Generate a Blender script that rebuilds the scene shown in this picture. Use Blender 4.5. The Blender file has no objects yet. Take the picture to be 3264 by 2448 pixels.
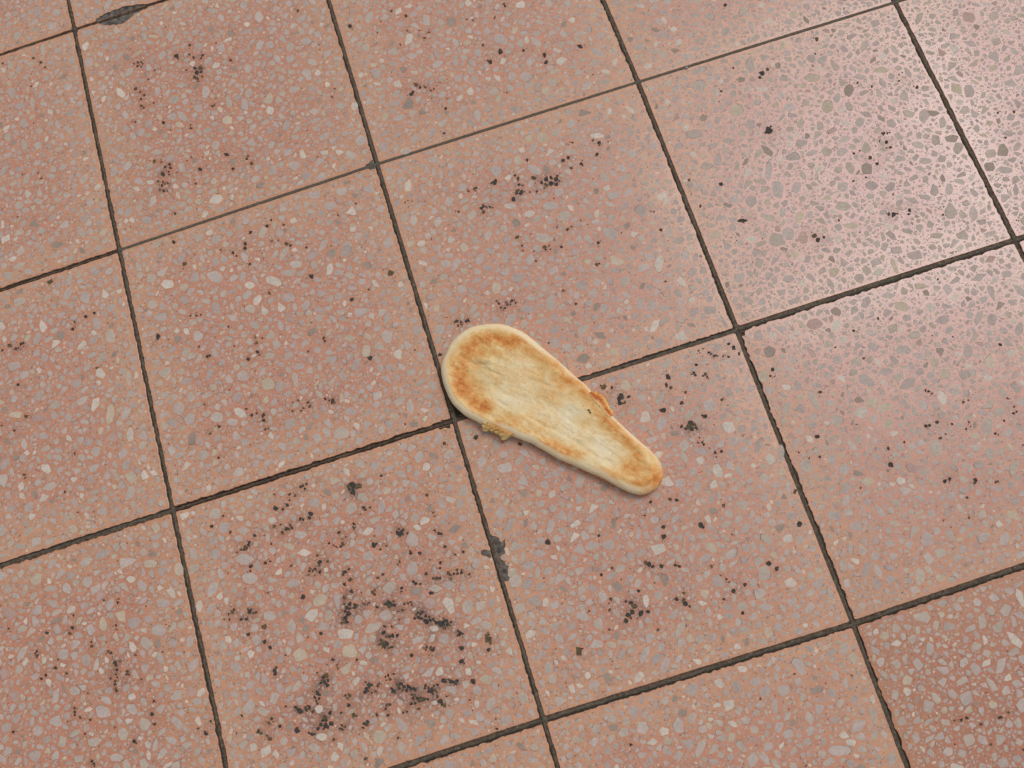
import bpy, math, random
import numpy as np
from mathutils import Matrix, Vector
from mathutils.geometry import delaunay_2d_cdt

# ------------------------------------------------------------------ camera, world, sun, exposure
S = bpy.context.scene
IW, IH, FPX = 3264.0, 2448.0, 2719.9                      # photograph size and focal length in its pixels
def rodrigues(v):
    v = np.array(v); t = np.linalg.norm(v); k = v / t
    K = np.array([[0, -k[2], k[1]], [k[2], 0, -k[0]], [-k[1], k[0], 0]])
    return np.eye(3) + math.sin(t) * K + (1 - math.cos(t)) * K @ K
ROT = rodrigues((2.8508, -.4461, -.0541))                 # floor axes -> camera axes (x right, y down, z forward)
CAM = -ROT.T @ np.array((-.4351, -.3539, .8481))
cd = bpy.data.cameras.new('camera'); cam = bpy.data.objects.new('camera', cd)
S.collection.objects.link(cam); S.camera = cam
cd.sensor_width = 36; cd.lens = 36 * FPX / IW; cd.clip_start = .01; cd.clip_end = 100
m = Matrix.Identity(4)
for r in range(3):
    m[r][0] = ROT[0][r]; m[r][1] = -ROT[1][r]; m[r][2] = -ROT[2][r]; m[r][3] = CAM[r]
cam.matrix_world = m

def px(x, y, z=0.0):                                      # photograph pixel -> point of the floor at height z
    d = ROT.T @ np.array(((x - IW / 2) / FPX, (y - IH / 2) / FPX, 1.0))
    t = (z - CAM[2]) / d[2]
    p = CAM + t * d
    return np.array((p[0], p[1]))

SUN_EL, SUN_AZ = 56.5, 30.9
W = bpy.data.worlds.new('World'); S.world = W; W.use_nodes = True
nt = W.node_tree; nt.nodes.clear()
o = nt.nodes.new('ShaderNodeOutputWorld'); b = nt.nodes.new('ShaderNodeBackground'); k = nt.nodes.new('ShaderNodeTexSky')
k.sky_type = 'NISHITA'; k.sun_disc = False; k.sun_elevation = math.radians(SUN_EL); k.sun_rotation = math.radians(90 - SUN_AZ)
k.dust_density = 4.0; k.air_density = 1.0; k.ozone_density = 1.0
hs = nt.nodes.new('ShaderNodeHueSaturation'); hs.inputs['Saturation'].default_value = .38   # veiled, whitish sky
nt.links.new(k.outputs[0], hs.inputs['Color']); nt.links.new(hs.outputs[0], b.inputs[0]); b.inputs[1].default_value = .13; nt.links.new(b.outputs[0], o.inputs[0])
sd = bpy.data.lights.new('sun', 'SUN'); so = bpy.data.objects.new('sun', sd); S.collection.objects.link(so)
sd.energy = .82; sd.angle = math.radians(24); sd.color = (.63, .77, 1.0)
so.rotation_euler = Vector((math.cos(math.radians(SUN_AZ)) * math.cos(math.radians(SUN_EL)),
                            math.sin(math.radians(SUN_AZ)) * math.cos(math.radians(SUN_EL)),
                            math.sin(math.radians(SUN_EL)))).to_track_quat('Z', 'Y').to_euler()
so.location = (1, -.3, 2)
S.view_settings.view_transform = 'Standard'; S.view_settings.look = 'None'
S.view_settings.exposure = -.30; S.view_settings.gamma = 1
S.render.resolution_x = 1024; S.render.resolution_y = 768

# ---- features read off the place, listed per view window: (x0, y0, scale), then "x y r" marks ----
CROPS = {'c2': (0, 0, .4973), 'c3': (1000, 0, .4973), 'c4': (2164, 0, .4973), 'c5': (2164, 750, .4973),
         'c6': (0, 750, .4973), 'c7': (500, 1500, .5714), 'c8': (1600, 1500, .7523), 'c9': (1050, 600, .4973),
         'c10': (0, 1623, .4973), 'c1': (1300, 950, .42948), 'cz': (1500, 1650, .1507)}
PITS = {
'c2': """213 372 8;262 400 10;287 432 8;200 552 6;215 788 6;18 405 8;243 1108 7;265 1143 8;113 1388 6;
1218 290 10;1135 358 16;1140 375 8;1215 350 8;1240 370 8;1300 355 9;1290 375 8;1478 386 11;1385 275 6;
885 400 8;905 398 8;880 425 9;905 428 9;860 410 6;915 410 6;993 452 6;1195 450 7;1250 440 12;1285 438 14;1262 465 14;1290 462 12;1245 495 12;1265 505 12;1295 490 9;1270 520 7;
950 510 7;868 573 13;900 590 8;925 610 9;905 635 8;905 680 9;922 692 9;985 660 7;1360 680 10;1375 675 6;1383 633 5;868 782 9;1047 786 13;1092 835 6;1222 800 5;1225 822 8;
990 1033 12;1035 1040 7;1060 1070 10;1090 1055 11;1092 1078 10;1080 1100 9;1085 1120 8;1045 1118 17;1015 1165 8;1045 1165 8;1058 1180 8;1040 1190 8;1075 1175 7;1025 1215 7;1050 1222 9;1072 1225 7;
1225 1008 8;1282 1085 13;1200 1030 5;1453 990 16;1580 1020 10;1590 1000 7;1610 1050 12;1495 1082 10;1255 1178 9;1120 1368 9;1135 1105 5;1700 620 4;1910 68 9;2050 316 5;2148 570 6;
1113 1552 13;1605 1492 12;1712 1452 11;1738 1410 8;1572 1560 12;1570 1590 13;1415 1602 8;1492 1618 13;1515 1640 8;1833 1563 15;1860 1575 9;1743 1545 9;1785 1540 6;1962 1585 7;1818 1440 8;1665 1608 5""",
'c3': """1225 40 10;1222 25 8;1160 115 8;498 72 8;590 103 9;598 198 7;740 208 7;408 210 6;230 170 12;430 135 5;980 125 6;1022 130 6;1195 330 20;1130 395 14;1115 388 9;1342 322 10;1480 355 14;1490 400 13;1708 297 15;1690 290 6;655 545 14;680 560 9;635 590 13;625 605 12;715 560 10;750 580 8;770 570 6;790 550 4;810 530 4;1240 592 9;845 695 10;835 855 10;133 568 6;1790 478 6;115 620 8;1085 290 8;853 633 5;710 245 8;555 285 6;
1367 1028 10;1408 1142 17;1160 1168 19;1140 1172 8;1460 1170 14;1490 1150 16;1520 1140 16;1550 1150 16;1555 1185 14;1520 1180 18;1490 1185 13;1560 1130 10;1575 1160 8;1480 1205 8;1290 1125 11;1310 1140 9;1310 1155 8;1315 1185 11;1340 1190 9;1305 1225 16;1330 1235 16;1300 1240 12;1280 1275 16;1275 1280 10;1350 1230 6;1430 1228 9;1385 1232 6;1425 1120 5;1040 1205 10;1028 1212 8;992 1225 9;1085 1320 12;1075 1335 11;1090 1360 11;1105 1325 8;1130 1328 9;1148 1332 6;928 1355 9;
1790 900 11;1832 915 12;1830 932 8;1888 908 5;1818 988 13;1632 1010 13;1598 1027 14;1650 1078 11;1715 1050 13;1725 1062 6;1658 915 8;1698 775 5;1368 1392 6;1540 1273 6;1693 1305 5;1627 1470 13;1650 1452 7;1558 1455 7;1392 1500 6;1305 1520 12;1295 1525 6;1540 1530 8;1510 1575 8;1480 1585 14;1485 1600 8;1588 1583 9;1518 1597 6;1335 1575 7;1825 1555 10;1712 1412 6;2160 1355 6;2180 1358 6;1970 1495 6;585 1300 6;712 1290 4;272 1305 9;630 1290 5;755 1532 6;155 1378 7""",
'c9': """1325 467 9;1240 400 8;1312 405 6;1722 350 11;1715 490 12;1730 485 6;2125 268 10;2153 597 8;1580 742 9;1497 655 8;1072 725 9;1085 740 12;1100 765 10;1125 770 7;1140 745 10;1132 730 6;1168 722 11;1195 735 10;1185 720 6;1160 745 7;820 855 12;845 858 9;805 858 8;825 880 9;880 850 12;895 850 9;890 838 6;845 873 6;1405 992 7;1505 1055 4;1612 207 4;252 650 8;145 712 14;390 545 22;258 1088 18;20 1362 14;15 1380 8;735 990 5;708 1068 12;
1760 1275 16;1740 1265 8;1810 1278 11;1870 1325 14;1860 1350 20;1880 1340 14;1860 1375 18;1890 1375 12;1920 1335 12;2140 1423 22;2175 1210 18;2160 1265 18;2190 1275 14;735 1635 14;940 1600 16;1222 1640 14""",
'c4': """296 33 12;883 252 14;865 243 6;873 345 8;533 467 19;568 447 13;517 497 10;573 835 26;588 812 10;555 850 10;1145 530 8;1237 556 9;1525 558 11;1505 553 7;1515 345 5;1410 478 7;1432 465 6;1410 518 8;348 435 8;1018 325 5;2148 715 11;2043 723 9;2095 880 9;1310 857 12;1335 857 9;1350 850 7;1285 905 8;1330 913 12;1353 945 12;1330 950 7;1158 965 8;1120 985 8;1270 1052 12;1225 1013 14;1117 1160 9;1198 1137 8;1372 1247 7;1025 1412 9;390 1414 14;410 1415 15;428 1414 12;1345 1372 13;1375 1375 17;1398 1370 9;1478 1350 12;1475 1372 8;1692 1378 9;1160 1490 7;870 1515 15;890 1535 14;928 1520 8;270 585 9;258 652 5;138 1320 10;65 1155 10;270 1180 12;873 1275 5;535 1530 5""",
'c5': """125 740 8;155 725 8;192 750 9;205 760 9;228 773 9;242 770 7;283 775 9;318 697 10;350 722 14;385 760 11;415 757 11;318 778 9;95 880 12;110 830 11;105 895 9;80 890 6;170 890 11;180 910 8;155 900 9;42 1007 12;22 1075 13;277 1053 12;165 1160 15;150 1155 8;75 1205 18;95 1215 14;60 1225 14;45 1240 14;80 1245 16;110 1235 12;15 1225 12;158 1340 12;150 1325 8;122 1330 7;232 1392 11;272 1384 9;240 1422 6;130 1298 6;225 1215 4;
1003 717 8;1118 612 10;585 902 8;612 905 7;600 860 14;905 1005 11;1185 790 9;1278 532 12;1660 282 10;2058 703 11;1625 643 5;1580 995 8;1600 1000 9;1620 1015 8;1583 1222 12;1607 1218 11;1655 1200 14;1823 1070 10;1855 1058 9;2108 1045 8;2150 1100 7;2145 1140 10;2165 1130 8;2085 1187 10;1750 1212 10;1710 1275 8;1840 1240 9;1860 1200 8;1870 1225 6;2028 1270 10;1675 1300 11;1443 1325 11;1340 1365 12;1358 1470 18;1368 1480 10;1735 1563 12;1705 1578 13;2030 1582 9;2045 1579 9;1900 1570 15;1898 1585 13;905 1420 9;835 1428 7;768 1392 8;885 1290 15;745 1645 15;1165 1620 8""",
'c6': """605 497 11;550 522 11;478 555 7;465 600 12;62 705 14;100 728 10;118 722 7;135 695 14;150 690 9;15 737 8;618 850 9;115 957 10;165 1160 11;10 1220 9;90 1250 9;155 1535 12;160 1555 7;478 1400 8;415 1645 8;
1015 648 16;1008 665 8;1258 515 9;1287 510 7;1220 515 8;1600 185 10;1997 263 17;1985 258 8;1727 372 12;1465 585 8;1275 715 8;1325 778 12;1345 772 8;1590 795 11;1653 750 15;1665 765 8;1645 690 11;1635 655 8;1680 660 8;1975 745 7;1310 1083 8;1580 1112 9;1645 1140 8;1690 1150 12;1682 1165 8;1690 1185 13;1615 1155 10;1912 1060 9;1972 1073 10;1985 1095 11;1945 1110 7;1930 1125 7;1875 1125 9;2085 1050 10;2110 1060 7;2135 1058 11;2145 1075 7;1875 1072 6;1700 1245 9;1720 1240 7;1405 1225 10;1345 1270 10;1400 1425 9;1080 1337 6;1500 710 6;2075 660 10;2080 680 8;320 300 18;1185 185 16""",
'c7': """656 133 8;740 133 9;738 165 7;660 212 15;728 190 10;700 215 8;770 140 8;800 90 8;815 85 8;835 75 8;825 100 8;370 253 9;305 310 10;410 342 8;1070 90 16;1090 80 18;1115 90 18;1095 115 18;1130 85 14;1085 125 10;1100 130 9;1075 105 10;1250 30 9;
858 240 14;850 265 10;815 275 8;800 270 9;1150 205 11;1160 215 9;1190 205 7;1508 138 11;1540 235 6;1550 255 6;1570 350 10;1585 355 9;1550 335 8;655 312 12;690 300 7;722 325 11;700 348 13;735 325 9;755 320 9;745 305 7;545 362 9;600 362 5;495 430 12;510 415 9;515 400 8;485 440 8;445 457 7;470 440 7;637 408 8;
1015 345 10;1100 298 9;1095 315 8;1100 328 5;1055 370 5;1033 383 6;1035 410 14;1025 425 9;960 405 6;985 415 7;1000 425 6;1340 345 12;1360 345 12;1355 360 12;1370 355 9;1375 330 8;1350 325 7;1400 350 7;1210 415 16;1225 410 8;1280 420 8;1245 440 7;1355 510 9;1345 525 7;1608 425 11;1415 460 9;1412 448 8;1466 462 10;1522 498 5;1708 452 9;1665 470 7;
895 473 9;907 510 12;905 525 8;952 508 9;750 528 8;525 535 12;520 560 8;605 517 10;630 505 6;880 548 10;855 545 8;850 560 9;910 565 11;888 553 7;868 560 6;845 582 6;1047 565 14;1070 550 8;1040 580 9;1080 608 11;1048 635 10;1232 598 9;1260 580 7;1085 675 14;1047 708 13;1140 680 5;1205 680 12;1215 665 8;1215 690 10;1365 655 11;1365 675 6;1530 683 13;
1580 515 10;1580 545 7;1625 570 10;1635 580 10;1655 575 9;1640 605 8;1675 555 9;1700 570 12;1675 575 9;1745 578 7;1700 555 6;1540 600 9;1560 600 10;1580 600 9;1500 575 9;1430 620 9;1445 630 11;1470 632 7;815 703 14;810 712 8;620 680 7;
430 775 9;420 790 11;400 800 6;470 832 10;500 830 9;405 832 7;520 790 12;540 795 9;510 775 8;555 790 9;525 775 9;375 830 5;600 872 15;510 915 12;600 955 13;630 990 11;
1075 745 12;1060 765 12;1075 770 10;1050 785 9;1105 760 13;1100 745 8;1070 797 14;1060 810 9;1050 820 13;1035 830 7;1060 845 13;1045 848 11;1030 850 7;1115 750 9;1045 745 9;1300 745 20;1285 740 14;1320 750 13;1295 760 13;1320 730 10;1275 745 8;1230 762 10;1380 745 9;1400 740 8;1415 735 8;1420 750 7;1370 780 9;1160 745 6;1175 745 6;1150 740 5;1185 738 5;
1447 805 10;1440 825 10;1455 795 9;1470 800 11;1480 790 8;1460 820 12;1475 825 10;1500 840 15;1500 810 10;1520 815 8;1525 835 9;1540 830 9;1550 840 8;1575 850 16;1560 850 11;1590 845 12;1610 840 12;1600 860 11;1620 855 11;1605 875 12;1585 865 9;1640 845 8;1635 865 8;1600 825 9;1352 830 6;1345 785 6;1270 870 9;1310 870 9;1265 905 14;1300 925 12;1315 920 11;1340 920 9;1280 925 9;1260 960 17;1280 965 18;1260 980 11;1270 985 9;1310 985 10;1295 990 8;1250 945 8;1240 970 8;
1690 910 16;1680 895 9;1705 910 9;1680 920 8;1845 940 17;1850 915 8;1860 960 12;1835 920 7;1850 1000 12;1700 990 15;1690 985 8;1525 990 11;1530 1000 12;1545 990 9;1500 1000 9;1490 990 6;1540 1005 9;1505 985 8;1420 1032 10;1700 1065 14;1690 1068 8;1715 1075 8;915 910 10;843 930 5;983 1055 11;1115 1055 9;718 1030 5;1005 1085 7;1010 1105 6;658 1115 12;660 1135 12;665 1100 8;895 1127 7;
945 1145 14;930 1155 11;935 1180 15;950 1200 11;920 1170 9;915 1185 9;955 1170 9;895 1240 13;905 1250 10;880 1265 10;905 1270 9;890 1285 9;895 1300 8;800 1340 17;830 1325 12;835 1335 10;780 1325 8;770 1320 8;720 1315 8;850 1330 8;870 1345 11;965 1350 11;850 1320 9;840 1310 6;
1180 1195 12;1170 1215 14;1160 1235 11;1175 1230 10;1200 1195 9;1185 1210 12;1230 1200 9;1220 1230 8;1200 1240 7;1240 1190 7;1165 1180 7;1290 1140 9;1300 1165 11;1280 1170 9;1320 1135 7;1275 1150 7;1345 1195 13;1365 1190 13;1380 1205 13;1400 1205 12;1395 1225 14;1415 1215 11;1430 1215 10;1350 1215 10;1370 1225 9;1320 1230 15;1310 1215 8;1440 1225 9;
1440 1255 10;1420 1250 9;1470 1280 17;1455 1270 12;1490 1275 13;1510 1275 9;1430 1270 10;1420 1300 12;1440 1300 9;1460 1330 10;1500 1200 11;1515 1210 9;1535 1215 10;1550 1225 12;1530 1230 12;1515 1235 9;1495 1215 8;1545 1200 8;1560 1235 10;1540 1245 8;1565 1195 7;1600 1170 12;1610 1180 8;1640 1175 12;1655 1180 9;1675 1175 13;1670 1190 9;1625 1165 8;1760 1170 12;1765 1185 11;1580 1285 13;1565 1260 9;1590 1300 9;1605 1310 11;1615 1260 7;1745 1280 7;
1075 1255 15;1060 1270 9;1050 1255 8;1070 1310 11;1300 1305 9;1280 1310 9;1275 1330 9;1395 1345 7;1375 1350 8;1290 1365 10;935 1380 15;945 1395 12;925 1395 12;940 1420 16;915 1420 11;970 1410 12;955 1430 9;900 1440 9;930 1440 8;1030 1350 8;1100 1365 14;1115 1368 8;1160 1410 11;1170 1420 11;1175 1400 9;1150 1435 8;1030 1420 9;1050 1430 9;1020 1440 9;1035 1445 8;1230 1365 9;1225 1355 8;
640 1385 10;625 1410 9;650 1400 6;565 1455 12;580 1465 10;630 1498 13;615 1480 7;685 1425 10;780 1450 17;790 1455 12;865 1470 11;850 1465 8;880 1470 7;985 1500 10;1345 1490 8;1165 1610 10;1895 1440 8;1890 1385 6;275 1470 9;265 1455 6""",
'c10': """497 20 7;470 680 7;465 762 14;448 797 13;298 793 13;55 765 9;235 910 10;240 935 10;225 925 7;235 948 7;372 965 8;355 1017 10;295 1065 10;265 1088 11;428 1052 12;590 880 13;585 850 7;695 910 12;710 920 12;735 985 14;745 1000 10;870 935 9;1040 915 7;770 975 7;750 1030 10;745 1060 10;815 1040 11;825 1060 9;810 1060 9;750 1080 8;710 1085 8;740 1100 10;735 1125 9;740 1150 8;745 1165 10;905 1090 8;565 1180 7;760 575 8;755 600 10;665 585 6;935 622 5;1108 637 5;745 745 9;748 770 8;1065 740 6;478 1275 9;478 1300 11;480 1320 9;515 1335 11;580 1350 9;545 1440 9;735 1400 7;710 1470 6;985 1230 8;975 1313 14;970 1320 8;990 1378 12;85 1428 10;860 1490 14;870 1500 9;590 1615 12;600 1630 12;605 1645 9;625 1040 5;1320 1440 12;1270 1405 7;1350 1360 9;1550 1325 11""",
'c8': """195 305 14;630 133 7;713 122 8;742 125 9;938 148 7;605 190 5;685 240 10;685 280 11;840 230 12;850 240 8;975 270 5;410 275 7;610 390 12;625 400 12;640 405 8;675 405 10;468 412 7;420 440 8;735 400 9;750 405 7;888 405 6;1130 393 10;1165 415 9;545 560 11;560 575 13;550 600 13;535 610 10;525 635 10;590 605 12;620 600 11;545 625 8;525 555 6;460 545 8;455 590 7;370 595 5;455 675 6;660 675 6;740 545 9;770 550 12;780 565 11;795 575 9;770 520 7;580 510 9;925 445 7;950 460 8;1030 483 8;980 510 9;940 545 7;1020 605 8;325 765 16;545 1160 9;1095 968 5;1260 225 11;1895 38 8;1970 115 6;1980 200 6;1870 210 5;1970 1048 8;1945 1055 9;1920 1060 6;2028 1075 8;2110 1045 10;2145 1025 7;2070 1160 6"""}
# conspicuous stones: x y semi-axis-a semi-axis-b turn tint   (tint: 0 plain, 1 white, 2 beige, 3 dark grey, 4 pinkish)
STONES = {
'cz': """780 720 48 110 -20 1;700 850 75 42 15 0;850 990 40 38 0 1;860 1110 42 55 0 1;430 880 36 40 0 1;300 870 55 50 0 0;770 995 38 22 0 4""",
'c8': """1225 475 32 24 0 1;1155 995 16 38 0 0;1430 1185 55 25 0 0;915 470 40 28 10 0;1110 440 32 35 0 0;610 550 15 32 0 1;205 235 38 18 -70 0;1780 620 42 32 0 0;1195 930 30 25 0 0;745 1080 25 42 -30 0;1510 1080 40 28 -40 0;690 465 14 34 -15 3""",
'c7': """1050 912 50 32 -10 1;1075 1010 48 38 0 2;800 1025 38 42 0 2;490 495 50 35 10 0;905 1330 28 25 0 1;1735 760 35 45 0 0;1275 810 35 35 0 0;1425 550 35 45 0 0;520 600 50 35 0 0;325 240 35 35 0 0;910 720 45 32 -20 2;630 810 40 28 0 0;1240 1480 42 45 0 2;920 1485 35 25 0 1;1445 675 35 30 0 3;1525 740 38 32 0 4;1545 880 28 20 0 1;2000 620 42 38 0 0;1985 570 30 35 0 2;915 1060 45 18 0 4;1840 1165 40 28 0 2;1425 385 35 45 -20 0;800 360 40 28 0 0;1085 210 38 32 -40 0;1335 470 0 0 0 0""",
'c2': """1320 590 28 52 5 0;1465 650 25 50 -10 0;1730 710 32 30 0 1;1010 585 22 38 0 0;985 235 40 14 5 2;880 345 52 13 -35 2;1365 70 45 20 5 0;1660 110 32 45 0 0;1590 440 30 35 0 0;1185 1185 25 20 0 0;1380 930 30 35 0 0;1885 1060 38 30 0 0;1455 770 38 28 0 2;1150 800 32 20 20 2;1940 990 30 35 0 1;420 980 0 0 0 0;940 1410 38 28 0 0;155 790 30 32 0 0;570 400 26 38 20 0;1730 290 35 32 0 0;1960 265 40 28 0 0""",
'c3': """1420 1090 55 28 25 0;1520 1320 60 28 0 0;1310 1030 32 35 0 2;1260 1320 45 22 0 0;1200 250 50 38 30 0;1820 335 60 28 30 0;1820 870 48 20 0 1;1645 975 45 22 0 0;590 965 40 25 -10 0;300 900 38 35 0 0;550 755 45 22 -10 0;930 500 38 28 -20 0;1460 885 35 40 0 2;90 540 20 20 0 1;260 680 24 30 0 1;215 1590 38 50 0 0;1900 1500 50 45 30 0;1590 390 38 32 0 1;1360 490 45 32 0 0;1650 790 30 38 30 0;1005 585 28 28 0 1;540 540 32 32 0 1;355 110 28 52 15 0;105 1320 48 32 0 0;885 140 38 38 0 3;1155 585 36 26 -15 0;1480 1530 58 28 0 0;180 1225 40 28 0 0;250 1470 22 22 0 1;950 1200 38 28 -20 0;1750 550 45 22 -50 0""",
'c4': """860 500 58 30 0 2;950 690 42 45 0 2;635 1215 45 65 -10 0;575 1100 28 65 5 0;1090 580 38 40 0 3;1200 950 38 42 0 0;1205 1080 38 40 0 3;1095 1080 32 50 -15 0;755 1200 40 50 30 0;700 1500 45 45 0 0;460 1290 40 45 0 0;460 420 30 60 0 0;370 710 50 45 0 2;100 860 60 35 0 0;1740 1350 45 55 0 0;2075 960 45 50 0 3;1790 950 35 45 0 0;1860 580 40 50 0 0;1570 750 35 55 0 0;620 1530 50 45 0 0;730 1005 50 30 0 0;1295 450 60 28 0 2;1060 890 42 25 -15 0;850 980 48 22 -25 0;1235 1190 45 35 0 0;1045 1320 60 32 10 0;570 1390 65 28 20 0;1360 790 38 38 0 0;1100 1450 55 28 0 2;1650 1510 55 25 -5 0;1090 680 28 38 0 0;130 550 60 35 -10 0;710 690 42 32 0 0;800 1520 35 48 0 4;2000 980 45 38 0 0;1990 1070 38 38 0 3;1640 1220 28 45 0 0;1730 1210 28 40 0 0;1890 1370 30 52 0 0;1580 1030 48 22 0 0;1530 930 45 28 15 0;1735 890 65 30 -8 3;1860 110 55 38 10 4;1620 725 60 25 5 3""",
'c5': """1000 235 50 32 -10 2;1430 460 62 35 10 2;1010 490 42 32 25 3;2010 540 38 50 0 0;195 1090 52 48 0 0;315 1230 55 38 10 1;1470 950 65 38 -30 0;1200 930 65 40 30 0;865 1060 25 80 -25 0;1240 1070 45 40 20 2;1685 1040 30 60 -5 1;1975 1225 38 70 0 0;1650 1365 48 55 0 0;820 1480 48 62 0 0;2050 1130 45 30 0 0;545 900 35 45 0 2;1440 735 50 35 0 0;1010 1185 45 42 0 0;630 45 65 28 0 0;510 650 38 48 -20 0;580 750 42 42 0 3;1020 800 38 30 0 0;700 280 42 32 10 0;1555 325 62 22 0 2;1770 290 42 25 -35 0;2100 250 45 32 0 0;2180 600 28 50 20 0;250 1510 32 52 -30 1;655 1400 22 60 0 0;510 1350 22 62 25 0;1060 1500 45 38 0 0;145 1385 60 26 10 0;1210 1580 50 32 0 2;1395 95 40 28 0 0;1380 190 20 60 -20 2;870 570 58 40 0 4""",
'c6': """1380 265 60 40 25 0;1075 315 50 32 0 1;1755 290 55 35 25 1;975 440 38 35 0 0;1605 470 38 32 0 0;1850 400 48 35 -15 0;1715 955 45 40 0 2;1560 900 48 40 0 0;1345 895 28 45 20 0;1540 1140 50 32 25 1;1145 1110 42 45 0 0;1390 1165 50 32 0 0;2180 1270 50 40 0 0;1300 1410 45 38 0 0;705 1145 28 65 8 2;610 1080 28 52 15 1;835 1280 25 52 0 1;645 890 38 38 0 1;245 1170 60 28 0 4;100 1150 48 28 0 2;600 1490 50 30 -15 0;320 1610 50 25 -20 0;705 645 35 50 -10 0;615 565 38 45 -15 0;1850 240 58 35 0 0;1270 645 38 38 0 0;1180 330 35 30 0 2;1185 415 35 28 0 0;780 215 0 0 0 0;180 230 35 25 0 0;275 1285 38 26 0 0;55 260 42 28 0 0;1650 415 26 38 30 1;1600 320 36 26 0 1;1810 1350 38 28 30 0;1490 1195 38 26 0 0;1365 975 32 24 0 2;645 1255 22 32 0 2""",
'c9': """75 1570 50 45 0 0;105 400 38 50 25 0;540 205 30 38 0 0;1210 575 48 34 0 0;1615 625 42 50 0 0;1420 735 40 55 0 0;1800 290 52 42 20 0;1990 740 36 45 0 0;2115 480 32 56 0 1;1070 640 35 42 0 2;795 780 32 36 0 0;520 1400 28 55 0 0;235 1040 32 48 0 2;135 1430 45 28 0 0;1445 990 35 42 0 0;2115 990 38 42 0 0;560 910 38 36 0 0;1840 465 62 32 25 2;2000 1170 0 0 0 0;1375 315 65 30 10 0;700 1600 28 45 15 0;1900 1265 42 36 0 2;850 650 32 32 0 0;745 485 40 26 0 0;1280 165 38 22 -15 1;150 255 24 34 0 2""",
'c10': """655 1300 62 40 20 0;680 1225 45 28 20 0;925 1380 42 45 0 0;400 1490 30 50 10 0;245 1420 38 38 0 0;40 1400 48 32 -40 0;220 1580 45 40 -20 0;1015 775 52 42 0 0;860 730 45 38 -10 0;660 735 28 52 0 2;965 350 50 30 5 2;1145 385 32 48 -10 2;840 447 32 26 0 1;910 490 30 48 -30 0;405 930 36 42 20 0;550 965 32 42 0 0;480 1165 42 34 20 0;605 1490 58 36 0 0;790 1440 36 46 0 0;430 505 30 38 -30 0;1135 1370 30 60 -35 0;1380 290 46 36 -15 0;1560 320 56 36 10 0;1600 440 52 34 0 0;1925 935 42 46 0 2;1350 640 24 50 30 0;320 205 48 20 -25 0;180 140 55 22 -40 0;125 235 42 22 0 0;470 125 32 30 0 2;745 1590 48 28 0 0;1370 30 42 26 -50 0;2050 590 50 34 -20 2;1280 620 24 38 0 1;325 510 48 22 -5 0"""}


rng = np.random.default_rng(7); random.seed(7)
MM = .001
def lin(r, g, b_):                                        # 0-255 display colour -> linear
    f = lambda c: (c / 255 / 12.92) if c / 255 <= .04045 else ((c / 255 + .055) / 1.055) ** 2.4
    return (f(r), f(g), f(b_))

# ------------------------------------------------------------------ materials
class NT:
    def __init__(s, name):
        s.m = bpy.data.materials.new(name); s.m.use_nodes = True; s.t = s.m.node_tree; s.t.nodes.clear()
        s.out = s.n('ShaderNodeOutputMaterial'); s.p = s.n('ShaderNodeBsdfPrincipled'); s.l(s.p.outputs[0], s.out.inputs[0])
    def n(s, t, **kw):
        x = s.t.nodes.new(t)
        for a, v in kw.items(): setattr(x, a, v)
        return x
    def l(s, a, b): s.t.links.new(a, b)
    def put(s, sock, v):
        if hasattr(v, 'is_output') or isinstance(v, bpy.types.NodeSocket): s.l(v, sock)
        else: sock.default_value = v
    def attr(s, name, out='Color'): x = s.n('ShaderNodeAttribute', attribute_name=name); return x.outputs[out]
    def obj(s): return s.n('ShaderNodeTexCoord').outputs['Object']
    def geo(s): return s.n('ShaderNodeNewGeometry').outputs['Position']
    def math(s, op, a, b=0.0, clamp=False):
        x = s.n('ShaderNodeMath', operation=op, use_clamp=clamp); s.put(x.inputs[0], a); s.put(x.inputs[1], b); return x.outputs[0]
    def mapping(s, vec, scale):
        x = s.n('ShaderNodeMapping'); s.l(vec, x.inputs[0]); x.inputs['Scale'].default_value = scale; return x.outputs[0]
    def noise(s, vec, scale, detail=3, rough=.5, dist=0.0):
        x = s.n('ShaderNodeTexNoise'); s.l(vec, x.inputs['Vector']); x.inputs['Scale'].default_value = scale
        x.inputs['Detail'].default_value = detail; x.inputs['Roughness'].default_value = rough; x.inputs['Distortion'].default_value = dist
        return x.outputs['Fac']
    def vor(s, vec, scale, feature='F1', rnd=1.0):
        x = s.n('ShaderNodeTexVoronoi', feature=feature); s.l(vec, x.inputs['Vector']); x.inputs['Scale'].default_value = scale
        x.inputs['Randomness'].default_value = rnd; return x
    def ramp(s, fac, stops, interp='LINEAR'):
        x = s.n('ShaderNodeValToRGB'); s.l(fac, x.inputs[0]); x.color_ramp.interpolation = interp
        e = x.color_ramp.elements
        while len(e) < len(stops): e.new(.5)
        for i, (p, c) in enumerate(stops):
            e[i].position = p; e[i].color = (*c, 1) if isinstance(c, tuple) else (c, c, c, 1)
        return x.outputs[0]
    def mix(s, f, a, b, mode='MIX'):
        x = s.n('ShaderNodeMix', data_type='RGBA', blend_type=mode)
        s.put(x.inputs[0], f)
        for sock, v in ((x.inputs[6], a), (x.inputs[7], b)):
            if isinstance(v, tuple): sock.default_value = (*v, 1)
            else: s.l(v, sock)
        return x.outputs[2]
    def bump(s, h, strength, dist):
        x = s.n('ShaderNodeBump'); s.l(h, x.inputs['Height']); x.inputs['Strength'].default_value = strength
        x.inputs['Distance'].default_value = dist; s.l(x.outputs[0], s.p.inputs['Normal']); return x

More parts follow.
